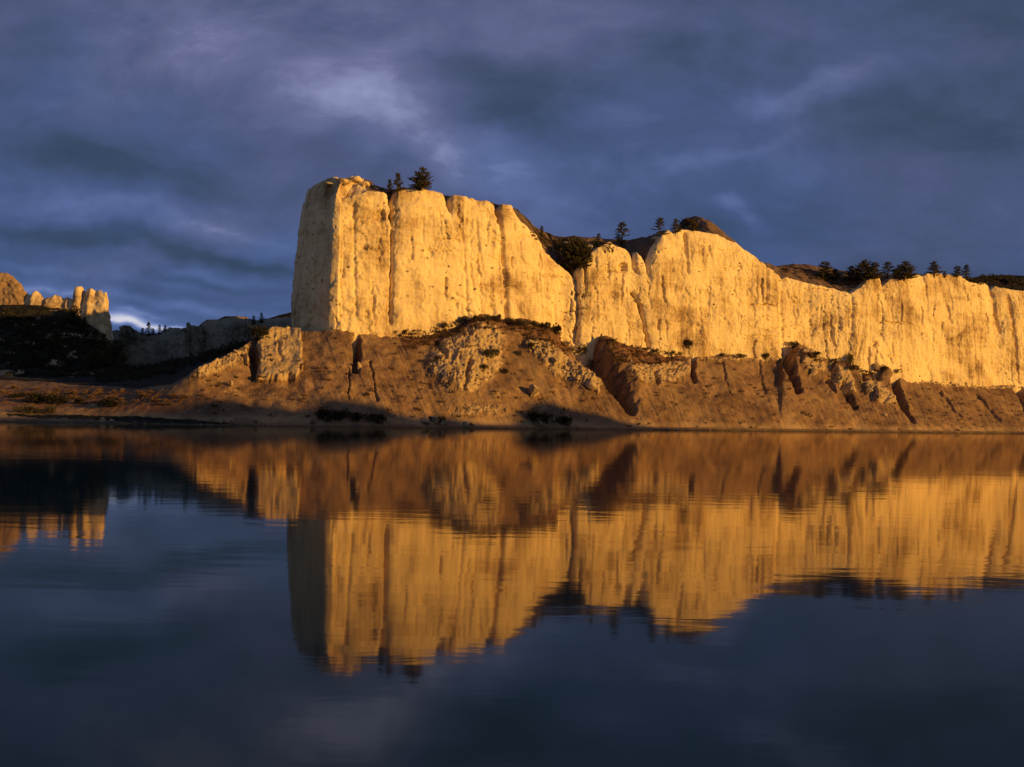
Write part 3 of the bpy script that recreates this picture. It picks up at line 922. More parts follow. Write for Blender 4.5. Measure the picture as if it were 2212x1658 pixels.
def slope_sheet(name, mat, px0, px1, step, rows, seed, label, amp=1.2):
    """hillside: rows is a list of functions px -> (Y, z)"""
    pxs = np.arange(px0, px1 + step, step)
    u = px2uv(pxs, 780)[0]
    R = np.array([[r(p) for r in rows] for p in pxs])
    out = []
    per = 26
    for k in range(len(rows) - 1):
        for i in range(per + (k == len(rows) - 2)):
            out.append(R[:, k] + (R[:, k + 1] - R[:, k]) * i / per)
    G = np.array(out)
    Y, Z = G[..., 0], G[..., 1]
    X = u * Y
    Z = Z + amp * fbm(X / 13, Y / 9, seed, 4) + 0.3 * fbm(X / 2, Y / 2, seed + 1, 3)
    V = np.stack([X, Y, Z], -1).reshape(-1, 3)
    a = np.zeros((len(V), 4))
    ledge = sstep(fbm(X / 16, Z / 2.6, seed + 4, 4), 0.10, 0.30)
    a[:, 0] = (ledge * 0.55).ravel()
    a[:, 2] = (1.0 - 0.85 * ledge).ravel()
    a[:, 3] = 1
    o = mesh_obj(name, V, grid_faces(*Y.shape), mat, attr=a)
    return tag(o, label, 'hillside', kind='structure')


foot_z = lambda px: zat(px, float(np.interp(px, [-700, -200, 0, 90, 140, 185, 220, 242, 262, 300], [640, 648, 652, 656, 662, 692, 714, 738, 790, 815])), BUTTE_Y)
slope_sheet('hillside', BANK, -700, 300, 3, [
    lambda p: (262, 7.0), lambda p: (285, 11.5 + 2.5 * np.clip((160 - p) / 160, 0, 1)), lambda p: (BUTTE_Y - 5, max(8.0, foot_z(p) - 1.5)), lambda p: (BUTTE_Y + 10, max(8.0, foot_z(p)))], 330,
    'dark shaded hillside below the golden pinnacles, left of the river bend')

far_rim = [(225, 716), (240, 712), (258, 714), (264, 706), (280, 703), (293, 705), (308, 718), (322, 722), (337, 717), (352, 706), (372, 708), (393, 707), (398, 700), (408, 698), (416, 696), (437, 705), (445, 700), (457, 693), (470, 688), (483, 684), (505, 688), (527, 690), (557, 693), (571, 692), (590, 690), (606, 686), (624, 684), (660, 690), (720, 700)]
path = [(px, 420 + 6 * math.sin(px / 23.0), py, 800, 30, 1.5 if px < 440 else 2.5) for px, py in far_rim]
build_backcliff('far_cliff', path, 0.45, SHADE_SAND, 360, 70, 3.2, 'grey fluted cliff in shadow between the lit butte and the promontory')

# dark knolls that close the valley behind the far cliff
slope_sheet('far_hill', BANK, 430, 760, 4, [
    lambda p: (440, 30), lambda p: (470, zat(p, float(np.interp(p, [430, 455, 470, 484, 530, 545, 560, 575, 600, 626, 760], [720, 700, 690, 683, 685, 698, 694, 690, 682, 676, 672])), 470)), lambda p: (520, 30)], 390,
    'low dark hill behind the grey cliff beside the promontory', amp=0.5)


# ------------------------------------------------------------------ water
def build_water():
    m, t, b = material('river_water')
    P = geo_pos(t)
    w1 = t.noise(t.mapping(P, rot=(0, 0, math.radians(8)), scale=(0.35, 1.0, 1)), 1.1, 4, 0.5, 0.3)
    w2 = t.noise(t.mapping(P, rot=(0, 0, math.radians(-14)), scale=(0.3, 0.75, 1)), 0.28, 3, 0.5, 0.5)
    calm = t.step(t.noise(t.mapping(P, scale=(0.35, 1, 1)), 0.035, 4, 0.55, 0.4), 0.36, 0.62)
    h = t.m('ADD', t.m('MULTIPLY', t.m('MULTIPLY', w1, t.m('ADD', 0.45, t.m('MULTIPLY', calm, 0.8))), 0.0042), t.m('MULTIPLY', w2, 0.007))
    n = t.n.new('ShaderNodeBump')
    n.inputs['Strength'].default_value = 1.0
    n.inputs['Distance'].default_value = 1.0
    t.put(n.inputs['Height'], h)
    # murky water: a dull green body under a Fresnel mirror
    t.n.remove(b)
    out = [q for q in t.n if q.type == 'OUTPUT_MATERIAL'][0]
    fr = t.n.new('ShaderNodeFresnel')
    fr.inputs['IOR'].default_value = 1.32
    t.l.new(n.outputs[0], fr.inputs['Normal'])
    gl = t.n.new('ShaderNodeBsdfGlossy')
    gl.inputs['Color'].default_value = (0.97, 0.87, 0.72, 1)
    gl.inputs['Roughness'].default_value = 0.045
    t.l.new(n.outputs[0], gl.inputs['Normal'])
    df = t.n.new('ShaderNodeBsdfDiffuse')
    df.inputs['Color'].default_value = (0.0, 0.042, 0.042, 1)
    mx = t.n.new('ShaderNodeMixShader')
    t.l.new(fr.outputs[0], mx.inputs[0])
    t.l.new(df.outputs[0], mx.inputs[1])
    t.l.new(gl.outputs[0], mx.inputs[2])
    t.l.new(mx.outputs[0], out.inputs[0])
    xs = np.array([-3000, -700, -300, -120, 0, 120, 300, 700, 3000], float)
    ys = np.array([-260, -60, 0, 40, 100, 180, 260, 360, 520], float)
    X, Y = np.meshgrid(xs, ys)
    V = np.stack([X, Y, X * 0], -1).reshape(-1, 3)
    o = mesh_obj('river', V, grid_faces(*X.shape), m)
    tag(o, 'calm dark river mirroring the golden cliff and the storm clouds', 'river', kind='structure')


build_water()


# ------------------------------------------------------------------ unseen hill added on the near side, skyline shaped to shade the bank foot
def build_shade_hill():
    th = np.array([TOSUN.x, TOSUN.y])
    th /= np.linalg.norm(th)
    pw = np.array([-th[1], th[0]])            # across the light
    if pw[1] < 0: pw = -pw
    tan = math.tan(SUN_EL)
    R = 190.0
    # shade line on the bank: (px, py, Y) -> skyline height along the sun direction
    line = [(-60, 908, 172), (60, 902, 175), (150, 899, 178), (240, 898, 180), (310, 896, 181), (350, 892, 182), (376, 886, 183), (398, 876, 184), (425, 863, 186), (500, 868, 187), (570, 876, 188), (630, 890, 188), (672, 893, 188), (686, 866, 190), (715, 862, 191), (790, 872, 192), (850, 891, 194), (905, 910, 196), (935, 900, 196), (990, 908, 197), (1050, 922, 200), (1120, 922, 203), (1140, 880, 209), (1172, 868, 211), (1210, 880, 211), (1262, 891, 212), (1322, 908, 214), (1400, 923, 219), (1470, 930, 227)]
    ws, hs = [], []
    for px, py, Y in line:
        u, v = px2uv(px, py)
        g = ground(px, py)
        X, Y, z = g if g is not None else (u * Y, Y, CAMZ + v * Y)
        p = np.array([X, Y])
        ws.append(p @ pw)
        hs.append(z + 0.5 + (R - p @ th) * tan)
    ws, hs = np.array(ws), np.array(hs)
    o = np.argsort(ws)
    ws, hs = ws[o], hs[o]
    w = np.arange(ws[0] - 260, ws[-1] + 320, 1.0)
    base_low = R * tan
    H = np.interp(w, ws, hs, left=hs[0] - 9, right=hs[-1] - 9)
    H = np.where(w < ws[0], hs[0] - 9 * sstep(ws[0] - w, 0, 40), H)
    H = np.where(w > ws[-1], hs[-1] - 14 * sstep(w - ws[-1], 0, 40), H)
    kk = np.hanning(9)[1:-1]
    H = np.convolve(np.pad(H, 3, mode='edge'), kk / kk.sum(), 'valid') + 0.5 * fbm(w / 7, w * 0, 95, 4)
    prof = [(-75, -0.03), (-58, 0.10), (-34, 0.48), (-12, 0.88), (0, 1.0), (20, 0.93), (60, 0.6), (120, 0.2), (190, -0.03)]
    rows = []
    for d, f in prof:
        rows.append(np.stack([th[0] * (R + d) + pw[0] * w, th[1] * (R + d) + pw[1] * w, H * f], -1))
    V = np.stack(rows)
    a = np.zeros((V.shape[0] * V.shape[1], 4))
    a[:, 1] = 1
    a[:, 3] = 1
    ob = mesh_obj('shade_hill', V.reshape(-1, 3), grid_faces(*V.shape[:2]), BANK, attr=a)
    tag(ob, 'unseen hill added on the near side to shade the foot of the bank', 'hill', kind='structure')


bpy.context.view_layer.update()

# ------------------------------------------------------------------ things that stand on the land
DG = bpy.context.evaluated_depsgraph_get()


def ground(px, py):
    """the point of the land seen at a picture position"""
    u, v = px2uv(px, py)
    d = Vector((float(u), 1.0, float(v))).normalized()
    o = Vector((0, 0, CAMZ))
    for _ in range(3):
        hit, loc, nor, idx, ob, mt = SC.ray_cast(DG, o, d)
        if not hit: return None
        if ob.name != 'river': return loc
        o = loc + d * 0.05
    return None


build_shade_hill()
bpy.context.view_layer.update()


# ------------------------------------------------------------------ plants and stones
def leaf_material(name, dark, light, scale=6.0):
    m, t, b = material(name)
    n = t.noise(geo_pos(t), scale, 3, 0.6)
    col = t.ramp(n, [(0.35, dark), (0.65, light)])
    t.l.new(col, b.inputs['Base Color'])
    b.inputs['Roughness'].default_value = 0.8
    b.inputs['Specular IOR Level'].default_value = 0.15
    tr = t.n.new('ShaderNodeBsdfTranslucent')
    t.l.new(col, tr.inputs['Color'])
    mx = t.n.new('ShaderNodeMixShader')
    mx.inputs[0].default_value = 0.4
    out = [q for q in t.n if q.type == 'OUTPUT_MATERIAL'][0]
    t.l.new(b.outputs[0], mx.inputs[1])
    t.l.new(tr.outputs[0], mx.inputs[2])
    t.l.new(mx.outputs[0], out.inputs[0])
    return m


PINE = leaf_material('pine_needles', (0.085, 0.080, 0.036), (0.22, 0.185, 0.08))
BARK = leaf_material('pine_bark', (0.07, 0.05, 0.035), (0.15, 0.11, 0.08))
SAGE = leaf_material('sage_leaves', (0.065, 0.058, 0.036), (0.17, 0.14, 0.08))
DARKBUSH = leaf_material('dark_leaves', (0.028, 0.026, 0.016), (0.085, 0.072, 0.042))
BROWNBUSH = leaf_material('brown_leaves', (0.045, 0.034, 0.019), (0.13, 0.092, 0.05))
STRAW = leaf_material('dry_brush', (0.18, 0.105, 0.058), (0.38, 0.25, 0.14), 1.2)


def stone_material():
    m, t, b = material('pale_stone')
    P = geo_pos(t)
    a = t.noise(P, 1.2, 6, 0.65)
    t.l.new(t.ramp(a, [(0.35, (0.25, 0.17, 0.09)), (0.65, (0.50, 0.38, 0.22))]), b.inputs['Base Color'])
    b.inputs['Roughness'].default_value = 0.95
    b.inputs['Specular IOR Level'].default_value = 0.1
    t.l.new(bump(t, t.noise(P, 3.0, 5, 0.7), 0.6, 0.3), b.inputs['Normal'])
    return m


STONE = stone_material()


def tube(verts, faces, path, radii, sides=6):
    """append a tapered tube as triangles"""
    base = len(verts)
    n = len(path)
    for i in range(n):
        d = (path[min(i + 1, n - 1)] - path[max(i - 1, 0)]).normalized()
        a = d.orthogonal().normalized()
        b = d.cross(a)
        for k in range(sides):
            w = 2 * math.pi * k / sides
            verts.append(path[i] + (a * math.cos(w) + b * math.sin(w)) * radii[i])
    for i in range(n - 1):
        for k in range(sides):
            p, q = base + i * sides + k, base + i * sides + (k + 1) % sides
            faces.append((p, q, q + sides))
            faces.append((p, q + sides, p + sides))


def sprig(verts, faces, rnd, p, d, ln, wd):
    """a tuft: three narrow blades round a twig"""
    d = d.normalized()
    a = d.orthogonal().normalized()
    a.rotate(Matrix.Rotation(rnd.uniform(0, 6.28), 3, d))
    for k in range(3):
        s_ = d.cross(a)
        i = len(verts)
        tip = p + (d + a * rnd.uniform(-.5, .5)).normalized() * ln * rnd.uniform(.7, 1.2)
        mid = p.lerp(tip, 0.45)
        verts.extend([p - s_ * wd * .3, mid + s_ * wd, tip, mid - s_ * wd])
        faces.append((i, i + 1, i + 2))
        faces.append((i, i + 2, i + 3))
        a.rotate(Matrix.Rotation(2.1, 3, d))


def pine_meshes(seed, spread, tops=1, gaps=0.25, up=0.25, bare=0.12):
    """a pine one metre tall: (trunk with limbs, crown of needle tufts)"""
    r = random.Random(seed)
    tv, tf, cv_, cf = [], [], [], []
    for q in range(tops):
        x = (q - (tops - 1) / 2) * 0.16
        ht = 1.0 if q == tops - 1 else r.uniform(.78, .95)
        lean = Vector((x + r.uniform(-.03, .03), r.uniform(-.04, .04), 0))
        path = [Vector((0, 0, -0.08)), Vector((0, 0, 0.02)) + lean * 0.2] + [Vector((0, 0, ht * f)) + lean * min(1, f * 2) + Vector((r.uniform(-.012, .012), r.uniform(-.012, .012), 0)) for f in (.25, .5, .75, 1)]
        tube(tv, tf, path, [.030, .026, .021, .014, .008, .003])
        zz = bare * ht
        while zz < ht * 0.97:
            f = zz / ht
            prof = spread * (0.7 + 0.3 * min(1, f * 5)) * (1 - f) ** 0.8 + 0.03
            c = Vector((0, 0, zz)) + lean * min(1, f * 2)
            n = r.choice((1, 2, 2))
            a0 = r.uniform(0, 6.28)
            for k in range(n):
                if r.random() < gaps: continue
                w = a0 + 6.28 * k / n + r.uniform(-.4, .4)
                L = prof * r.choice((r.uniform(.35, .8), r.uniform(.7, 1.1), r.uniform(.9, 1.4)))
                d = Vector((math.cos(w), math.sin(w), up * r.uniform(0.2, 1.6) - 0.12 * (1 - f)))
                e = c + d * L
                m_ = c.lerp(e, .5) - Vector((0, 0, L * .06))
                tube(tv, tf, [c, m_, e], [.009 * (1 - f) + .003, .005, .002], 4)
                steps = max(3, int(L / 0.028))
                for i in range(1, steps + 1):
                    g = i / steps
                    if g < 0.22: continue
                    pnt = c.lerp(m_, g * 2) if g < .5 else m_.lerp(e, g * 2 - 1)
                    for _ in range(3):
                        dd = d + Vector((r.uniform(-.9, .9), r.uniform(-.9, .9), r.uniform(-.25, .8)))
                        sprig(cv_, cf, r, pnt, dd, 0.060 * r.uniform(.7, 1.3), 0.014)
            zz += r.uniform(.010, .024)
        for _ in range(8):
            sprig(cv_, cf, r, Vector((0, 0, ht * r.uniform(.93, 1))) + lean, Vector((r.uniform(-.5, .5), r.uniform(-.5, .5), 1)), .05, .010)
    return (tv, tf), (cv_, cf)


def make_tree(kind):
    (tv, tf), (cv_, cf) = kind
    root = bpy.data.objects.new('pine_tree', None)
    root.empty_display_size = 0.2
    COL.objects.link(root)
    mesh_obj('trunk', tv, tf, BARK, root)
    mesh_obj('crown', cv_, cf, PINE, root, smooth=False)
    return root


def copy_tree(o):
    c = o.copy()
    COL.objects.link(c)
    for ch in o.children:
        d = ch.copy()
        COL.objects.link(d)
        d.parent = c
        d.matrix_parent_inverse = ch.matrix_parent_inverse.copy()
    return c


KINDS = {
    'spare': pine_meshes(3, 0.20, 1, 0.35, 0.5),
    'twin': pine_meshes(5, 0.42, 2, 0.22, 0.42, 0.03),
    'open': pine_meshes(8, 0.36, 1, 0.30, 0.35),
    'full': pine_meshes(11, 0.34, 1, 0.10, 0.30, 0.05),
    'broad': pine_meshes(14, 0.48, 2, 0.08, 0.40, 0.04),
    'narrow': pine_meshes(17, 0.18, 1, 0.12, 0.20, 0.05),
}
protos = {}
RND = random.Random(99)


def plant_tree(px, py, h, kind, label, group, lift=0.0, wide=1.2):
    """h is the height in picture units"""
    loc = ground(px, py)
    if loc is None:
        loc = ground(px, py + 4) or ground(px, py + 9) or ground(px, py + 16)
    if loc is None:
        print('no ground for', label)
        return
    size = h / F * loc.y
    if kind in protos:
        o = copy_tree(protos[kind])
    else:
        o = protos[kind] = make_tree(KINDS[kind])
    o.location = loc - Vector((0, 0, 0.10 - lift))
    o.rotation_euler = (RND.uniform(-.04, .04), RND.uniform(-.04, .04), RND.uniform(0, 6.28) if kind not in ('twin', 'broad') else RND.uniform(-.4, .4))
    if 1770 < px < 2100: wide *= 1.3
    o.scale = (size * wide, size * wide, size)
    return tag(o, label, 'pine tree', group)


RIMT = 'pines along the cliff rim'
for a in [
    (843, 424, 36, 'spare', 'thin sparse pine leaning beside a slightly taller one on the promontory top'),
    (860, 422, 48, 'spare', 'tall thin pine in the notch left of the wide twin-topped pine'),
    (908, 411, 50, 'broad', 'wide open twin-topped pine, highest tree on the promontory'),
    (1170, 512, 24, 'narrow', 'small pine just below the sloping end of the high promontory rim'),
    (1293, 532, 28, 'narrow', 'slim pine on the dark plateau left of the lone bushy pine'),
    (1340, 532, 52, 'open', 'lone bushy pine standing against the sky above the rim dip'),
    (1424, 512, 42, 'open', 'open-branched pine at the top of the shaded notch left of the dark knoll'),
    (1460, 504, 32, 'full', 'short pine between the notch pine and the dark knoll'),
    (1497, 500, 28, 'full', 'stubby pine in front of the dark cone-shaped knoll'),
    (1783, 606, 42, 'full', 'first tall dark pine at the left end of the plateau grove'),
    (1804, 606, 26, 'full', 'low dark pine tucked behind the first pine of the grove'),
    (1838, 608, 34, 'full', 'medium pine in the dense plateau grove, left of its two biggest trees'),
    (1865, 606, 45, 'broad', 'biggest dark pine in the middle of the plateau grove'),
    (1888, 604, 38, 'full', 'round-topped pine touching the biggest pine of the grove'),
    (1916, 602, 36, 'open', 'open pine above the pale rock pinnacle on the rim'),
    (1934, 602, 22, 'narrow', 'small narrow pine between the pinnacle pine and a broad one'),
    (1952, 604, 40, 'broad', 'broad olive pine on the rim right of the pale pinnacle'),
    (2018, 598, 34, 'full', 'rounded pine standing alone on the rim right of the grove'),
    (2041, 600, 15, 'narrow', 'tiny pine beside the lone rounded pine on the rim'),
    (2068, 600, 26, 'full', 'shorter of the two last pines before the dark far plateau'),
    (2086, 600, 32, 'narrow', 'slender taller pine, last one before the dark far plateau'),
    (2112, 612, 13, 'narrow', 'very small pine where the dark far plateau begins'),
]:
    plant_tree(*a, RIMT)
SADT = 'junipers in the rim gully'
for a in [
    (1240, 582, 68, 'broad', 'tall dark juniper filling the deep gully in the cliff rim'),
    (1226, 560, 36, 'full', 'dark juniper on the left bank of the rim gully'),
    (1262, 566, 40, 'broad', 'bushy juniper right of the tall one in the rim gully'),
    (1210, 540, 20, 'full', 'little juniper near the top of the rim gully'),
]:
    plant_tree(*a, SADT)
VALT = 'dark pines in the shaded valley'
for a in [
    (320, 722, 30, 'narrow', 'tallest pine on the grey far cliff, standing out against the pale sky', ),
    (308, 724, 16, 'full', 'small pine left of the tallest pine on the grey far cliff'),
    (331, 724, 15, 'full', 'small pine right of the tallest pine on the grey far cliff'),
    (345, 722, 20, 'narrow', 'second tallest pine on the grey far cliff'),
    (357, 712, 14, 'full', 'stubby pine at a step in the grey far cliff rim'),
    (548, 702, 20, 'narrow', 'small spruce-like pine on the dark hill near the promontory'),
    (565, 698, 22, 'narrow', 'slightly taller pine on the dark hill next to the promontory'),
    (158, 698, 38, 'broad', 'dark tree growing up against the golden pinnacles'),
    (136, 700, 22, 'full', 'dark tree just left of the tree against the pinnacles'),
    (182, 708, 24, 'full', 'dark tree just right of the tree against the pinnacles'),
    (205, 745, 36, 'full', 'dark pine below the right-hand golden pinnacle'),
    (222, 770, 50, 'full', 'large dark pine on the hillside corner below the butte'),
    (246, 795, 62, 'broad', 'largest dark pine where the butte meets the grey cliff'),
    (264, 800, 40, 'full', 'dark pine at the foot of the grey cliff beside the largest one'),
    (200, 795, 44, 'broad', 'broad dark tree low on the hillside under the butte'),
    (120, 745, 34, 'broad', 'dark tree halfway up the shaded hillside'),
    (60, 720, 26, 'broad', 'dark shrubby tree high on the shaded hillside'),
    (20, 700, 26, 'broad', 'dark tree beside the lit brown slope at the picture edge'),
    (90, 700, 20, 'full', 'small dark tree under the low golden knobs'),
]:
    plant_tree(*a, VALT)


# --- shrubs
def shrub_mesh(seed, n, flat=0.7, blade=0.16, wide=0.05, clumps=5):
    r = random.Random(seed)
    v, f = [], []
    cl = [(Vector((r.uniform(-.5, .5), r.uniform(-.4, .4), r.uniform(.15, .5) * flat)), r.uniform(.25, .45)) for _ in range(clumps)]
    for c, q in cl:
        tube(v, f, [Vector((c.x * .2, c.y * .2, -0.1)), c * 0.6, c], [.03, .02, .008], 4)
        for _ in range(n // clumps):
            d = Vector((r.gauss(0, 1), r.gauss(0, 1), r.gauss(0.2, .8))).normalized()
            p = c + d * q * r.random() ** 0.45 * Vector((1, 1, flat)).z
            if p.z < -0.05: p.z = abs(p.z) * .3
            sprig(v, f, r, p, d + Vector((0, 0, .5)), blade * r.uniform(.6, 1.2), wide)
    return v, f


SHRUBS = {}


def plant_shrub(px, py, w, h, mat, variant, label, group, name='shrub', cat='shrub'):
    loc = ground(px, py)
    if loc is None: return
    k = (mat.name, variant)
    if k not in SHRUBS:
        v, f = shrub_mesh(40 + variant, 340, 0.85, 0.17, 0.030, 7)
        o = SHRUBS[k] = mesh_obj(name, v, f, mat, smooth=False)
    else:
        o = SHRUBS[k].copy()
        COL.objects.link(o)
    sx, sz = w / F * loc.y, h / F * loc.y
    o.location = loc
    o.scale = (sx * 0.92, sx * .85, sz * 1.4)
    o.rotation_euler = (0, 0, RND.uniform(0, 6.28))
    return tag(o, label, cat, group)


G1 = 'shrubs at the cliff foot'
for i, (px, py, w, h, mat, label) in enumerate([
    (958, 706, 22, 12, SAGE, 'low russet shrub where the bank first rises against the cliff'),
    (985, 702, 22, 16, SAGE, 'grey shrub on the left shoulder of the high bank mound'),
    (1004, 697, 26, 20, SAGE, 'thick grey-green shrub left of the top of the bank mound'),
    (1024, 694, 26, 18, SAGE, 'grey-green shrub on the very top of the bank mound'),
    (1044, 694, 26, 16, SAGE, 'shrub against the cliff just right of the mound top'),
    (1066, 694, 24, 16, DARKBUSH, 'dark shrub halfway along the mound crest'),
    (1078, 696, 14, 24, DARKBUSH, 'dark spiky upright shrub against the lit cliff'),
    (1102, 698, 30, 16, SAGE, 'wide low shrub on the mound crest past the spiky one'),
    (1130, 702, 28, 16, SAGE, 'wide grey shrub on the descending mound crest'),
    (1156, 706, 24, 16, SAGE, 'grey shrub before the dark thicket at the end of the mound'),
    (1180, 712, 30, 22, DARKBUSH, 'dark thicket shrub near the right end of the mound'),
    (1200, 722, 26, 30, DARKBUSH, 'tallest dark thicket shrub, last one at the end of the mound'),
    (856, 722, 12, 11, DARKBUSH, 'small dark bush at the cliff foot under the main crack'),
    (874, 722, 12, 12, DARKBUSH, 'small dark bush right of the one under the main crack'),
    (1318, 740, 26, 12, SAGE, 'low shrub on top of the second spur near its dead stump'),
    (1412, 762, 18, 10, DARKBUSH, 'dark low bush at the foot of the long curved crack'),
    (1446, 767, 20, 12, DARKBUSH, 'dark bush on the ledge right of the curved crack'),
    (1468, 768, 16, 12, DARKBUSH, 'dark bush on the ledge at the top of a short gully'),
    (1482, 750, 20, 24, DARKBUSH, 'round dark bush growing out of the cliff wall'),
    (1560, 770, 20, 10, SAGE, 'small shrub on the ledge above the smooth scree'),
    (1604, 772, 24, 10, SAGE, 'low shrub halfway along the ledge above the smooth scree'),
    (1655, 774, 22, 14, SAGE, 'shrub on the ledge just left of the third spur'),
    (1712, 750, 34, 16, DARKBUSH, 'dark shrub capping the third spur'),
    (1760, 768, 28, 12, DARKBUSH, 'dark low shrub on the right slope of the third spur'),
    (1800, 784, 34, 16, DARKBUSH, 'dark shrub on the head of the fourth spur'),
    (1836, 786, 18, 28, SAGE, 'upright shrub like a tiny tree against the lower cliff'),
    (1840, 800, 40, 14, DARKBUSH, 'long dark shrub on the right slope of the fourth spur'),
    (1906, 802, 26, 18, SAGE, 'grey shrub beside the boulder at the head of the fifth spur'),
    (1936, 806, 22, 14, DARKBUSH, 'dark shrub right of the fifth spur, last one under the cliff'),
    (945, 778, 14, 12, DARKBUSH, 'dark bush in a short rill left of the pale broken slope'),
    (1062, 772, 40, 26, SAGE, 'round grey shrub in the middle of the pale broken slope'),
    (1044, 798, 20, 16, DARKBUSH, 'dark bush low on the pale broken slope'),
    (1092, 806, 18, 14, DARKBUSH, 'dark bush at the right edge of the pale broken slope'),
    (1148, 752, 22, 16, DARKBUSH, 'dark bush at the top of the diagonal rubble rib'),
    (1118, 768, 18, 14, SAGE, 'grey bush in the clay left of the diagonal rubble rib'),
    (1258, 765, 34, 26, DARKBUSH, 'dark shrub in the head of the deep gully'),
    (1284, 796, 30, 30, DARKBUSH, 'dark shrub in the middle of the deep gully'),
]):
    plant_shrub(px, py, w * .85, h * .8, mat if mat is SAGE else BROWNBUSH, i % 4, label, G1)

G2 = 'dark bushes by the water'
for i, (px, py, w, h, label) in enumerate([
    (36, 860, 34, 12, 'small dark bush at the left end of the tan river bar'),
    (88, 870, 46, 22, 'wide dark bush, largest hollow shape on the tan river bar'),
    (120, 872, 44, 22, 'dark bush touching the widest bush on the river bar'),
    (174, 872, 22, 14, 'small dark bush halfway along the tan river bar'),
    (232, 877, 40, 20, 'dark bush near the right end of the tan river bar'),
    (250, 878, 30, 14, 'low dark bush beside the one near the right end of the bar'),
    (560, 732, 36, 30, 'dark round tree-like bush on the ridge left of the pale fluted panel'),
    (700, 906, 56, 34, 'large dark bush on the waterline below the promontory'),
    (736, 908, 52, 30, 'dark bush right of the largest waterline bush'),
    (772, 909, 44, 24, 'low dark bush further right along the shaded waterline'),
    (812, 911, 50, 24, 'dark reddish bush at the right end of the shaded waterline strip'),
    (1150, 910, 44, 34, 'tall dark bush on the waterline below the diagonal rubble rib'),
    (1180, 914, 40, 28, 'dark bush next to the tall waterline bush'),
    (1215, 917, 50, 24, 'low dark bush trailing right from the tall waterline bush'),
    (940, 913, 40, 18, 'dark bush just left of the pale shore boulders'),
    (60, 893, 40, 18, 'green-grey bush in the shadow band of the river bar'),
    (90, 894, 36, 18, 'second green-grey bush in the shadow band of the river bar'),
]):
    plant_shrub(px, py, w * (.75 if 6 < i < 15 else 1), h * (.8 if 6 < i < 15 else 1), DARKBUSH if i < 15 else SAGE, i % 4, label, G2, 'bush', 'bush')

# tan brush on the bar: one mass of dry clumps
def build_brush():
    v, f = [], []
    r = random.Random(7)
    protos_ = [shrub_mesh(60 + k, 130, 0.75, 0.2, 0.07, 4) for k in range(4)]
    for _ in range(125):
        px = r.uniform(-420, 400)
        t_ = r.random()
        py = np.interp(px, [0, 200, 372], [836, 846, 850]) + t_ * np.interp(px, [0, 200, 372], [34, 28, 26])
        loc = ground(px, py)
        if loc is None: continue
        sz = r.uniform(8, 22) * (1 - .35 * t_) / F * loc.y
        a = r.uniform(0, 6.28)
        pv, pf = protos_[r.randrange(4)]
        b = len(v)
        M = Matrix.Translation(loc) @ Matrix.Rotation(a, 4, 'Z') @ Matrix.Diagonal((sz, sz, sz * r.uniform(.6, .95), 1))
        v.extend([M @ p for p in pv])
        f.extend([(x + b, y + b, z + b) for x, y, z in pf])
    o = mesh_obj('brush', v, f, STRAW, smooth=False)
    tag(o, 'dry tan brush covering the low river bar', 'brush', kind='stuff')


build_brush()


# --- stones
def stone_mesh(seed, mat=None):
    bm = bmesh.new()
    bmesh.ops.create_icosphere(bm, subdivisions=3, radius=0.5)
    r = random.Random(seed)
    pl = [(Vector((r.gauss(0, 1), r.gauss(0, 1), r.gauss(0, 1))).normalized(), r.uniform(.24, .42)) for _ in range(13)]
    for q in bm.verts:
        for n, d in pl:
            e = q.co.dot(n) - d
            if e > 0: q.co -= n * e * 0.9
        q.co *= 1 + 0.05 * float(vnoise(q.co.x * 5 + seed, q.co.y * 5 + q.co.z * 4, seed))
    me = bpy.data.meshes.new('boulder')
    bm.to_mesh(me)
    bm.free()
    me.materials.append(mat or STONE)
    return me


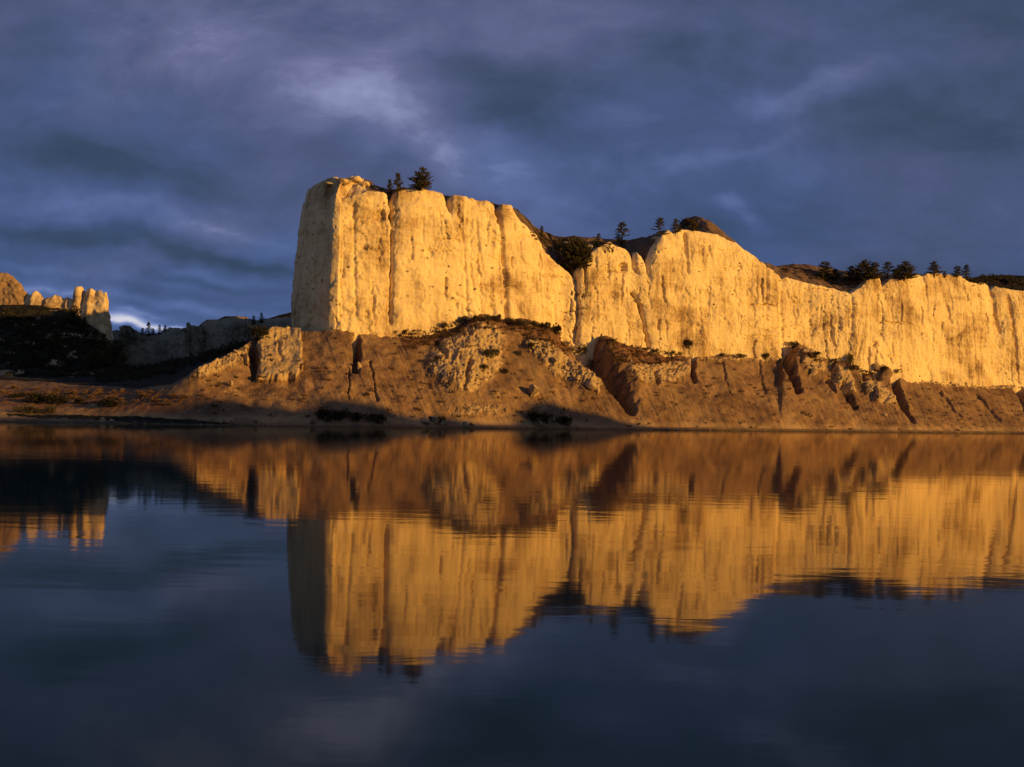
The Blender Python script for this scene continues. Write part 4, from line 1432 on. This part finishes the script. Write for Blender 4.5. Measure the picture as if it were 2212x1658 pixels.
STONES = [stone_mesh(k) for k in range(5)]
RIMSTONES = [stone_mesh(20 + k, SAND) for k in range(3)]
G3 = 'pale boulders along the bank'
for i, (px, py, w, h, label) in enumerate([
    (221, 911, 16, 11, 'pale boulder on the tip of the low river bar'),
    (241, 912, 11, 7, 'smaller pale boulder right of the one on the bar tip'),
    (478, 914, 14, 13, 'lone pale boulder at the waterline, mirrored in the river'),
    (776, 800, 14, 22, 'pale upright boulder below the dark cleft in the bank'),
    (498, 834, 12, 15, 'pale boulder stuck in the smooth slope left of the fluted panel'),
    (920, 914, 24, 14, 'pale boulder heap stone at the left of the shore rocks'),
    (938, 912, 22, 16, 'largest pale rock in the shore rock group'),
    (958, 917, 18, 10, 'flat pale rock at the right of the shore rock group'),
    (1004, 922, 12, 14, 'pale rock standing alone right of the shore rock group'),
    (1154, 850, 26, 26, 'big pale block low on the clay slope above the dark waterline bush'),
    (1196, 912, 14, 10, 'pale stone among the dark waterline bushes'),
    (1166, 918, 12, 8, 'small pale stone under the tall dark waterline bush'),
    (843, 917, 10, 12, 'pale stone at the right end of the shaded waterline strip'),
    (1462, 931, 8, 8, 'tiny pale stone at the waterline right of the shaded corner'),
    (1442, 928, 10, 7, 'tiny pale stone on the bank near the shaded corner'),
    (1066, 756, 14, 12, 'pale block beside the round grey shrub on the broken slope'),
    (1178, 762, 14, 12, 'topmost pale block of the diagonal rubble rib'),
    (1198, 782, 15, 13, 'pale block in the upper half of the diagonal rubble rib'),
    (1222, 800, 15, 13, 'pale block in the lower half of the diagonal rubble rib'),
    (1248, 822, 16, 15, 'pale block near the bottom of the diagonal rubble rib'),
    (1276, 838, 20, 24, 'lowest and largest pale block of the diagonal rubble rib'),
    (1893, 800, 20, 18, 'grey boulder at the head of the fifth spur'),
    (1820, 828, 14, 16, 'pale block on the crest of the fourth spur'),
    (1738, 762, 12, 10, 'pale block near the top of the third spur'),
    (510, 762, 14, 8, 'pale flat stone on the sloping ridge left of the fluted panel'),
    (532, 752, 12, 9, 'pale stone higher on the sloping ridge left of the fluted panel'),
    (742, 398, 26, 16, 'golden rock on the bare top of the promontory'),
    (768, 394, 28, 18, 'highest golden rock on the bare top of the promontory'),
    (788, 402, 20, 14, 'golden rock at the right of the rocks on the promontory top'),
    (712, 402, 26, 14, 'golden rock at the left corner of the promontory top'),
    (1252, 540, 16, 12, 'pale rock beside the junipers in the rim gully'),
    (1272, 540, 18, 16, 'larger pale rock right of the junipers in the rim gully'),
    (1222, 528, 12, 8, 'small pale rock near the top of the rim gully'),
    (1912, 900, 10, 8, 'small stone on the sandy strip below the fifth spur'),
]):
    loc = ground(px, py)
    if loc is None: continue
    o = bpy.data.objects.new('boulder', RIMSTONES[i % 3] if py < 560 else STONES[i % 5])
    COL.objects.link(o)
    k = loc.y / F
    o.location = loc + Vector((0, 0, 0.3 * h * k))
    o.scale = (w * k * 1.1, w * k * 1.1, h * k * 1.2)
    o.rotation_euler = (RND.uniform(-.2, .2), RND.uniform(-.2, .2), RND.uniform(0, 6.28))
    tag(o, label, 'boulder', G3)


# loose rubble and grass tufts: nobody could count them
def pick_in(r, pts):
    xs, ys = [p[0] for p in pts], [p[1] for p in pts]
    for _ in range(200):
        x, y = r.uniform(min(xs), max(xs)), r.uniform(min(ys), max(ys))
        if inside(np.array([x]), np.array([y]), pts)[0]:
            return x, y
    return None


def build_rubble():
    r = random.Random(31)
    chips = []
    for k in range(6):
        bm = bmesh.new()
        bmesh.ops.create_icosphere(bm, subdivisions=1, radius=0.5)
        for q in bm.verts:
            q.co *= r.uniform(.65, 1.15)
        bm.verts.index_update()
        chips.append(([q.co.copy() for q in bm.verts], [tuple(w.index for w in f.verts) for f in bm.faces]))
        bm.free()
    v, f = [], []

    def put(px, py, w):
        loc = ground(px, py)
        if loc is None or loc.z > 34: return
        k = w / F * loc.y
        M = Matrix.Translation(loc + Vector((0, 0, k * .12))) @ Matrix.Rotation(r.uniform(0, 6.28), 4, Vector((r.gauss(0, 1), r.gauss(0, 1), r.gauss(0, 1)))) @ Matrix.Diagonal((k * r.uniform(.8, 1.6), k, k * r.uniform(.5, 1), 1))
        cv_, cf = chips[r.randrange(6)]
        b = len(v)
        v.extend([M @ p for p in cv_])
        f.extend([(x + b, y + b, z + b) for x, y, z in cf])
    for idx, n in ((1, 40), (2, 190), (3, 150), (4, 50), (5, 50), (6, 40), (7, 70), (9, 60), (10, 50)):
        for _ in range(n):
            p = pick_in(r, OUTCROPS[idx][0])
            if p: put(*p, min(9, 1.8 + r.expovariate(1 / 1.9)))
    for _ in range(330):                      # stones that rolled down the scree, most near the water
        px = r.uniform(430, 2230)
        top, bot = np.interp(px, *zip(*CONTACT)), np.interp(px, *zip(*SHORE))
        put(px, bot - 1 - (bot - top - 25) * r.random() ** 2.4, 1.4 + r.expovariate(1 / 1.2))
    for _ in range(70):
        px = r.uniform(-50, 330)
        put(px, np.interp(px, *zip(*SHORE)) - r.uniform(1, 7), r.uniform(1.2, 3.5))
    o = mesh_obj('rubble', v, f, STONE, smooth=False)
    tag(o, 'pale broken rubble scattered over the bank and its rocky ribs', 'rubble', kind='stuff')


build_rubble()


def build_grass(name, mat, spots, size, seed, label, n_sprig=7):
    r = random.Random(seed)
    v, f = [], []
    for px, py in spots(r):
        loc = ground(px, py)
        if loc is None or (name == 'undergrowth' and px < 640 and loc.y < 218): continue
        k = size * r.uniform(.5, 1.3)
        for _ in range(n_sprig):
            p = loc + Vector((r.gauss(0, k * .4), r.gauss(0, k * .4), -0.05))
            sprig(v, f, r, p, Vector((r.gauss(0, .5), r.gauss(0, .5), 1)), k * r.uniform(.5, 1.1), k * .10)
    o = mesh_obj(name, v, f, mat, smooth=False)
    tag(o, label, 'grass', kind='stuff')


RUSSET = leaf_material('russet_grass', (0.09, 0.05, 0.026), (0.24, 0.15, 0.075), 0.8)


def russet_spots(r):
    for idx, n in ((0, 330), (1, 210), (2, 60), (3, 60)):
        for _ in range(n):
            p = pick_in(r, GRASSY[idx][0])
            if p: yield p
    for _ in range(420):                      # plateau and knolls
        px = r.choice((r.uniform(1150, 1320), r.uniform(1470, 1510), r.uniform(1690, 1860), r.uniform(2100, 2212)))
        yield px, np.interp(px, *zip(*SPINE)) + r.uniform(2, 16) 
    for _ in range(420):                      # thin growth on the clay
        px = r.uniform(400, 2212)
        top, bot = np.interp(px, *zip(*CONTACT)), np.interp(px, *zip(*SHORE))
        yield px, r.uniform(top + 15, bot - 4)


def dark_spots(r):
    for _ in range(420):
        px = r.uniform(210, 620)
        hi = np.interp(px, [60, 264, 469, 556, 620], [824, 800, 764, 735, 716])
        yield px, hi + r.uniform(0, 1) ** 1.5 * np.interp(px, [60, 372, 520, 620], [10, 45, 14, 5])
    for _ in range(500):
        px = r.uniform(0, 270)
        yield px, r.uniform(np.interp(px, [0, 140, 240, 270], [672, 690, 745, 800]), 815)
    for _ in range(120):
        px = r.uniform(2095, 2212)
        yield px, np.interp(px, *zip(*SPINE)) + r.uniform(1, 12)
    for _ in range(16):
        px = r.uniform(1180, 1330)
        yield px, np.interp(px, *zip(*SPINE)) + r.uniform(1, 30)


build_grass('grass', RUSSET, russet_spots, 0.75, 51, 'russet grass on the spur tops, the plateau and the clay bank')
build_grass('undergrowth', DARKBUSH, dark_spots, 1.5, 52, 'dark undergrowth on the shaded slopes and the far plateau', 9)


# dead stump on the second spur
def build_stump():
    loc = ground(1296, 738)
    k = loc.y / F
    root = bpy.data.objects.new('dead_tree', None)
    COL.objects.link(root)
    root.location = loc
    v, f = [], []
    tube(v, f, [Vector((0, 0, -.3)), Vector((.0, 0, 6 * k)), Vector((2 * k, 0, 12 * k)), Vector((4 * k, 0, 18 * k))], [3.2 * k, 2.6 * k, 1.8 * k, .6 * k], 8)
    mesh_obj('trunk', v, f, BARK, root)
    for d in ((5, 0, 15), (-4, 1, 12)):
        v, f = [], []
        tube(v, f, [Vector((1 * k, 0, 8 * k)), Vector(d) * k * .85, Vector(d) * k], [1.1 * k, .7 * k, .2 * k], 5)
        mesh_obj('branch', v, f, BARK, root)
    tag(root, 'dead snag with a crooked trunk on the second spur', 'dead tree')


build_stump()
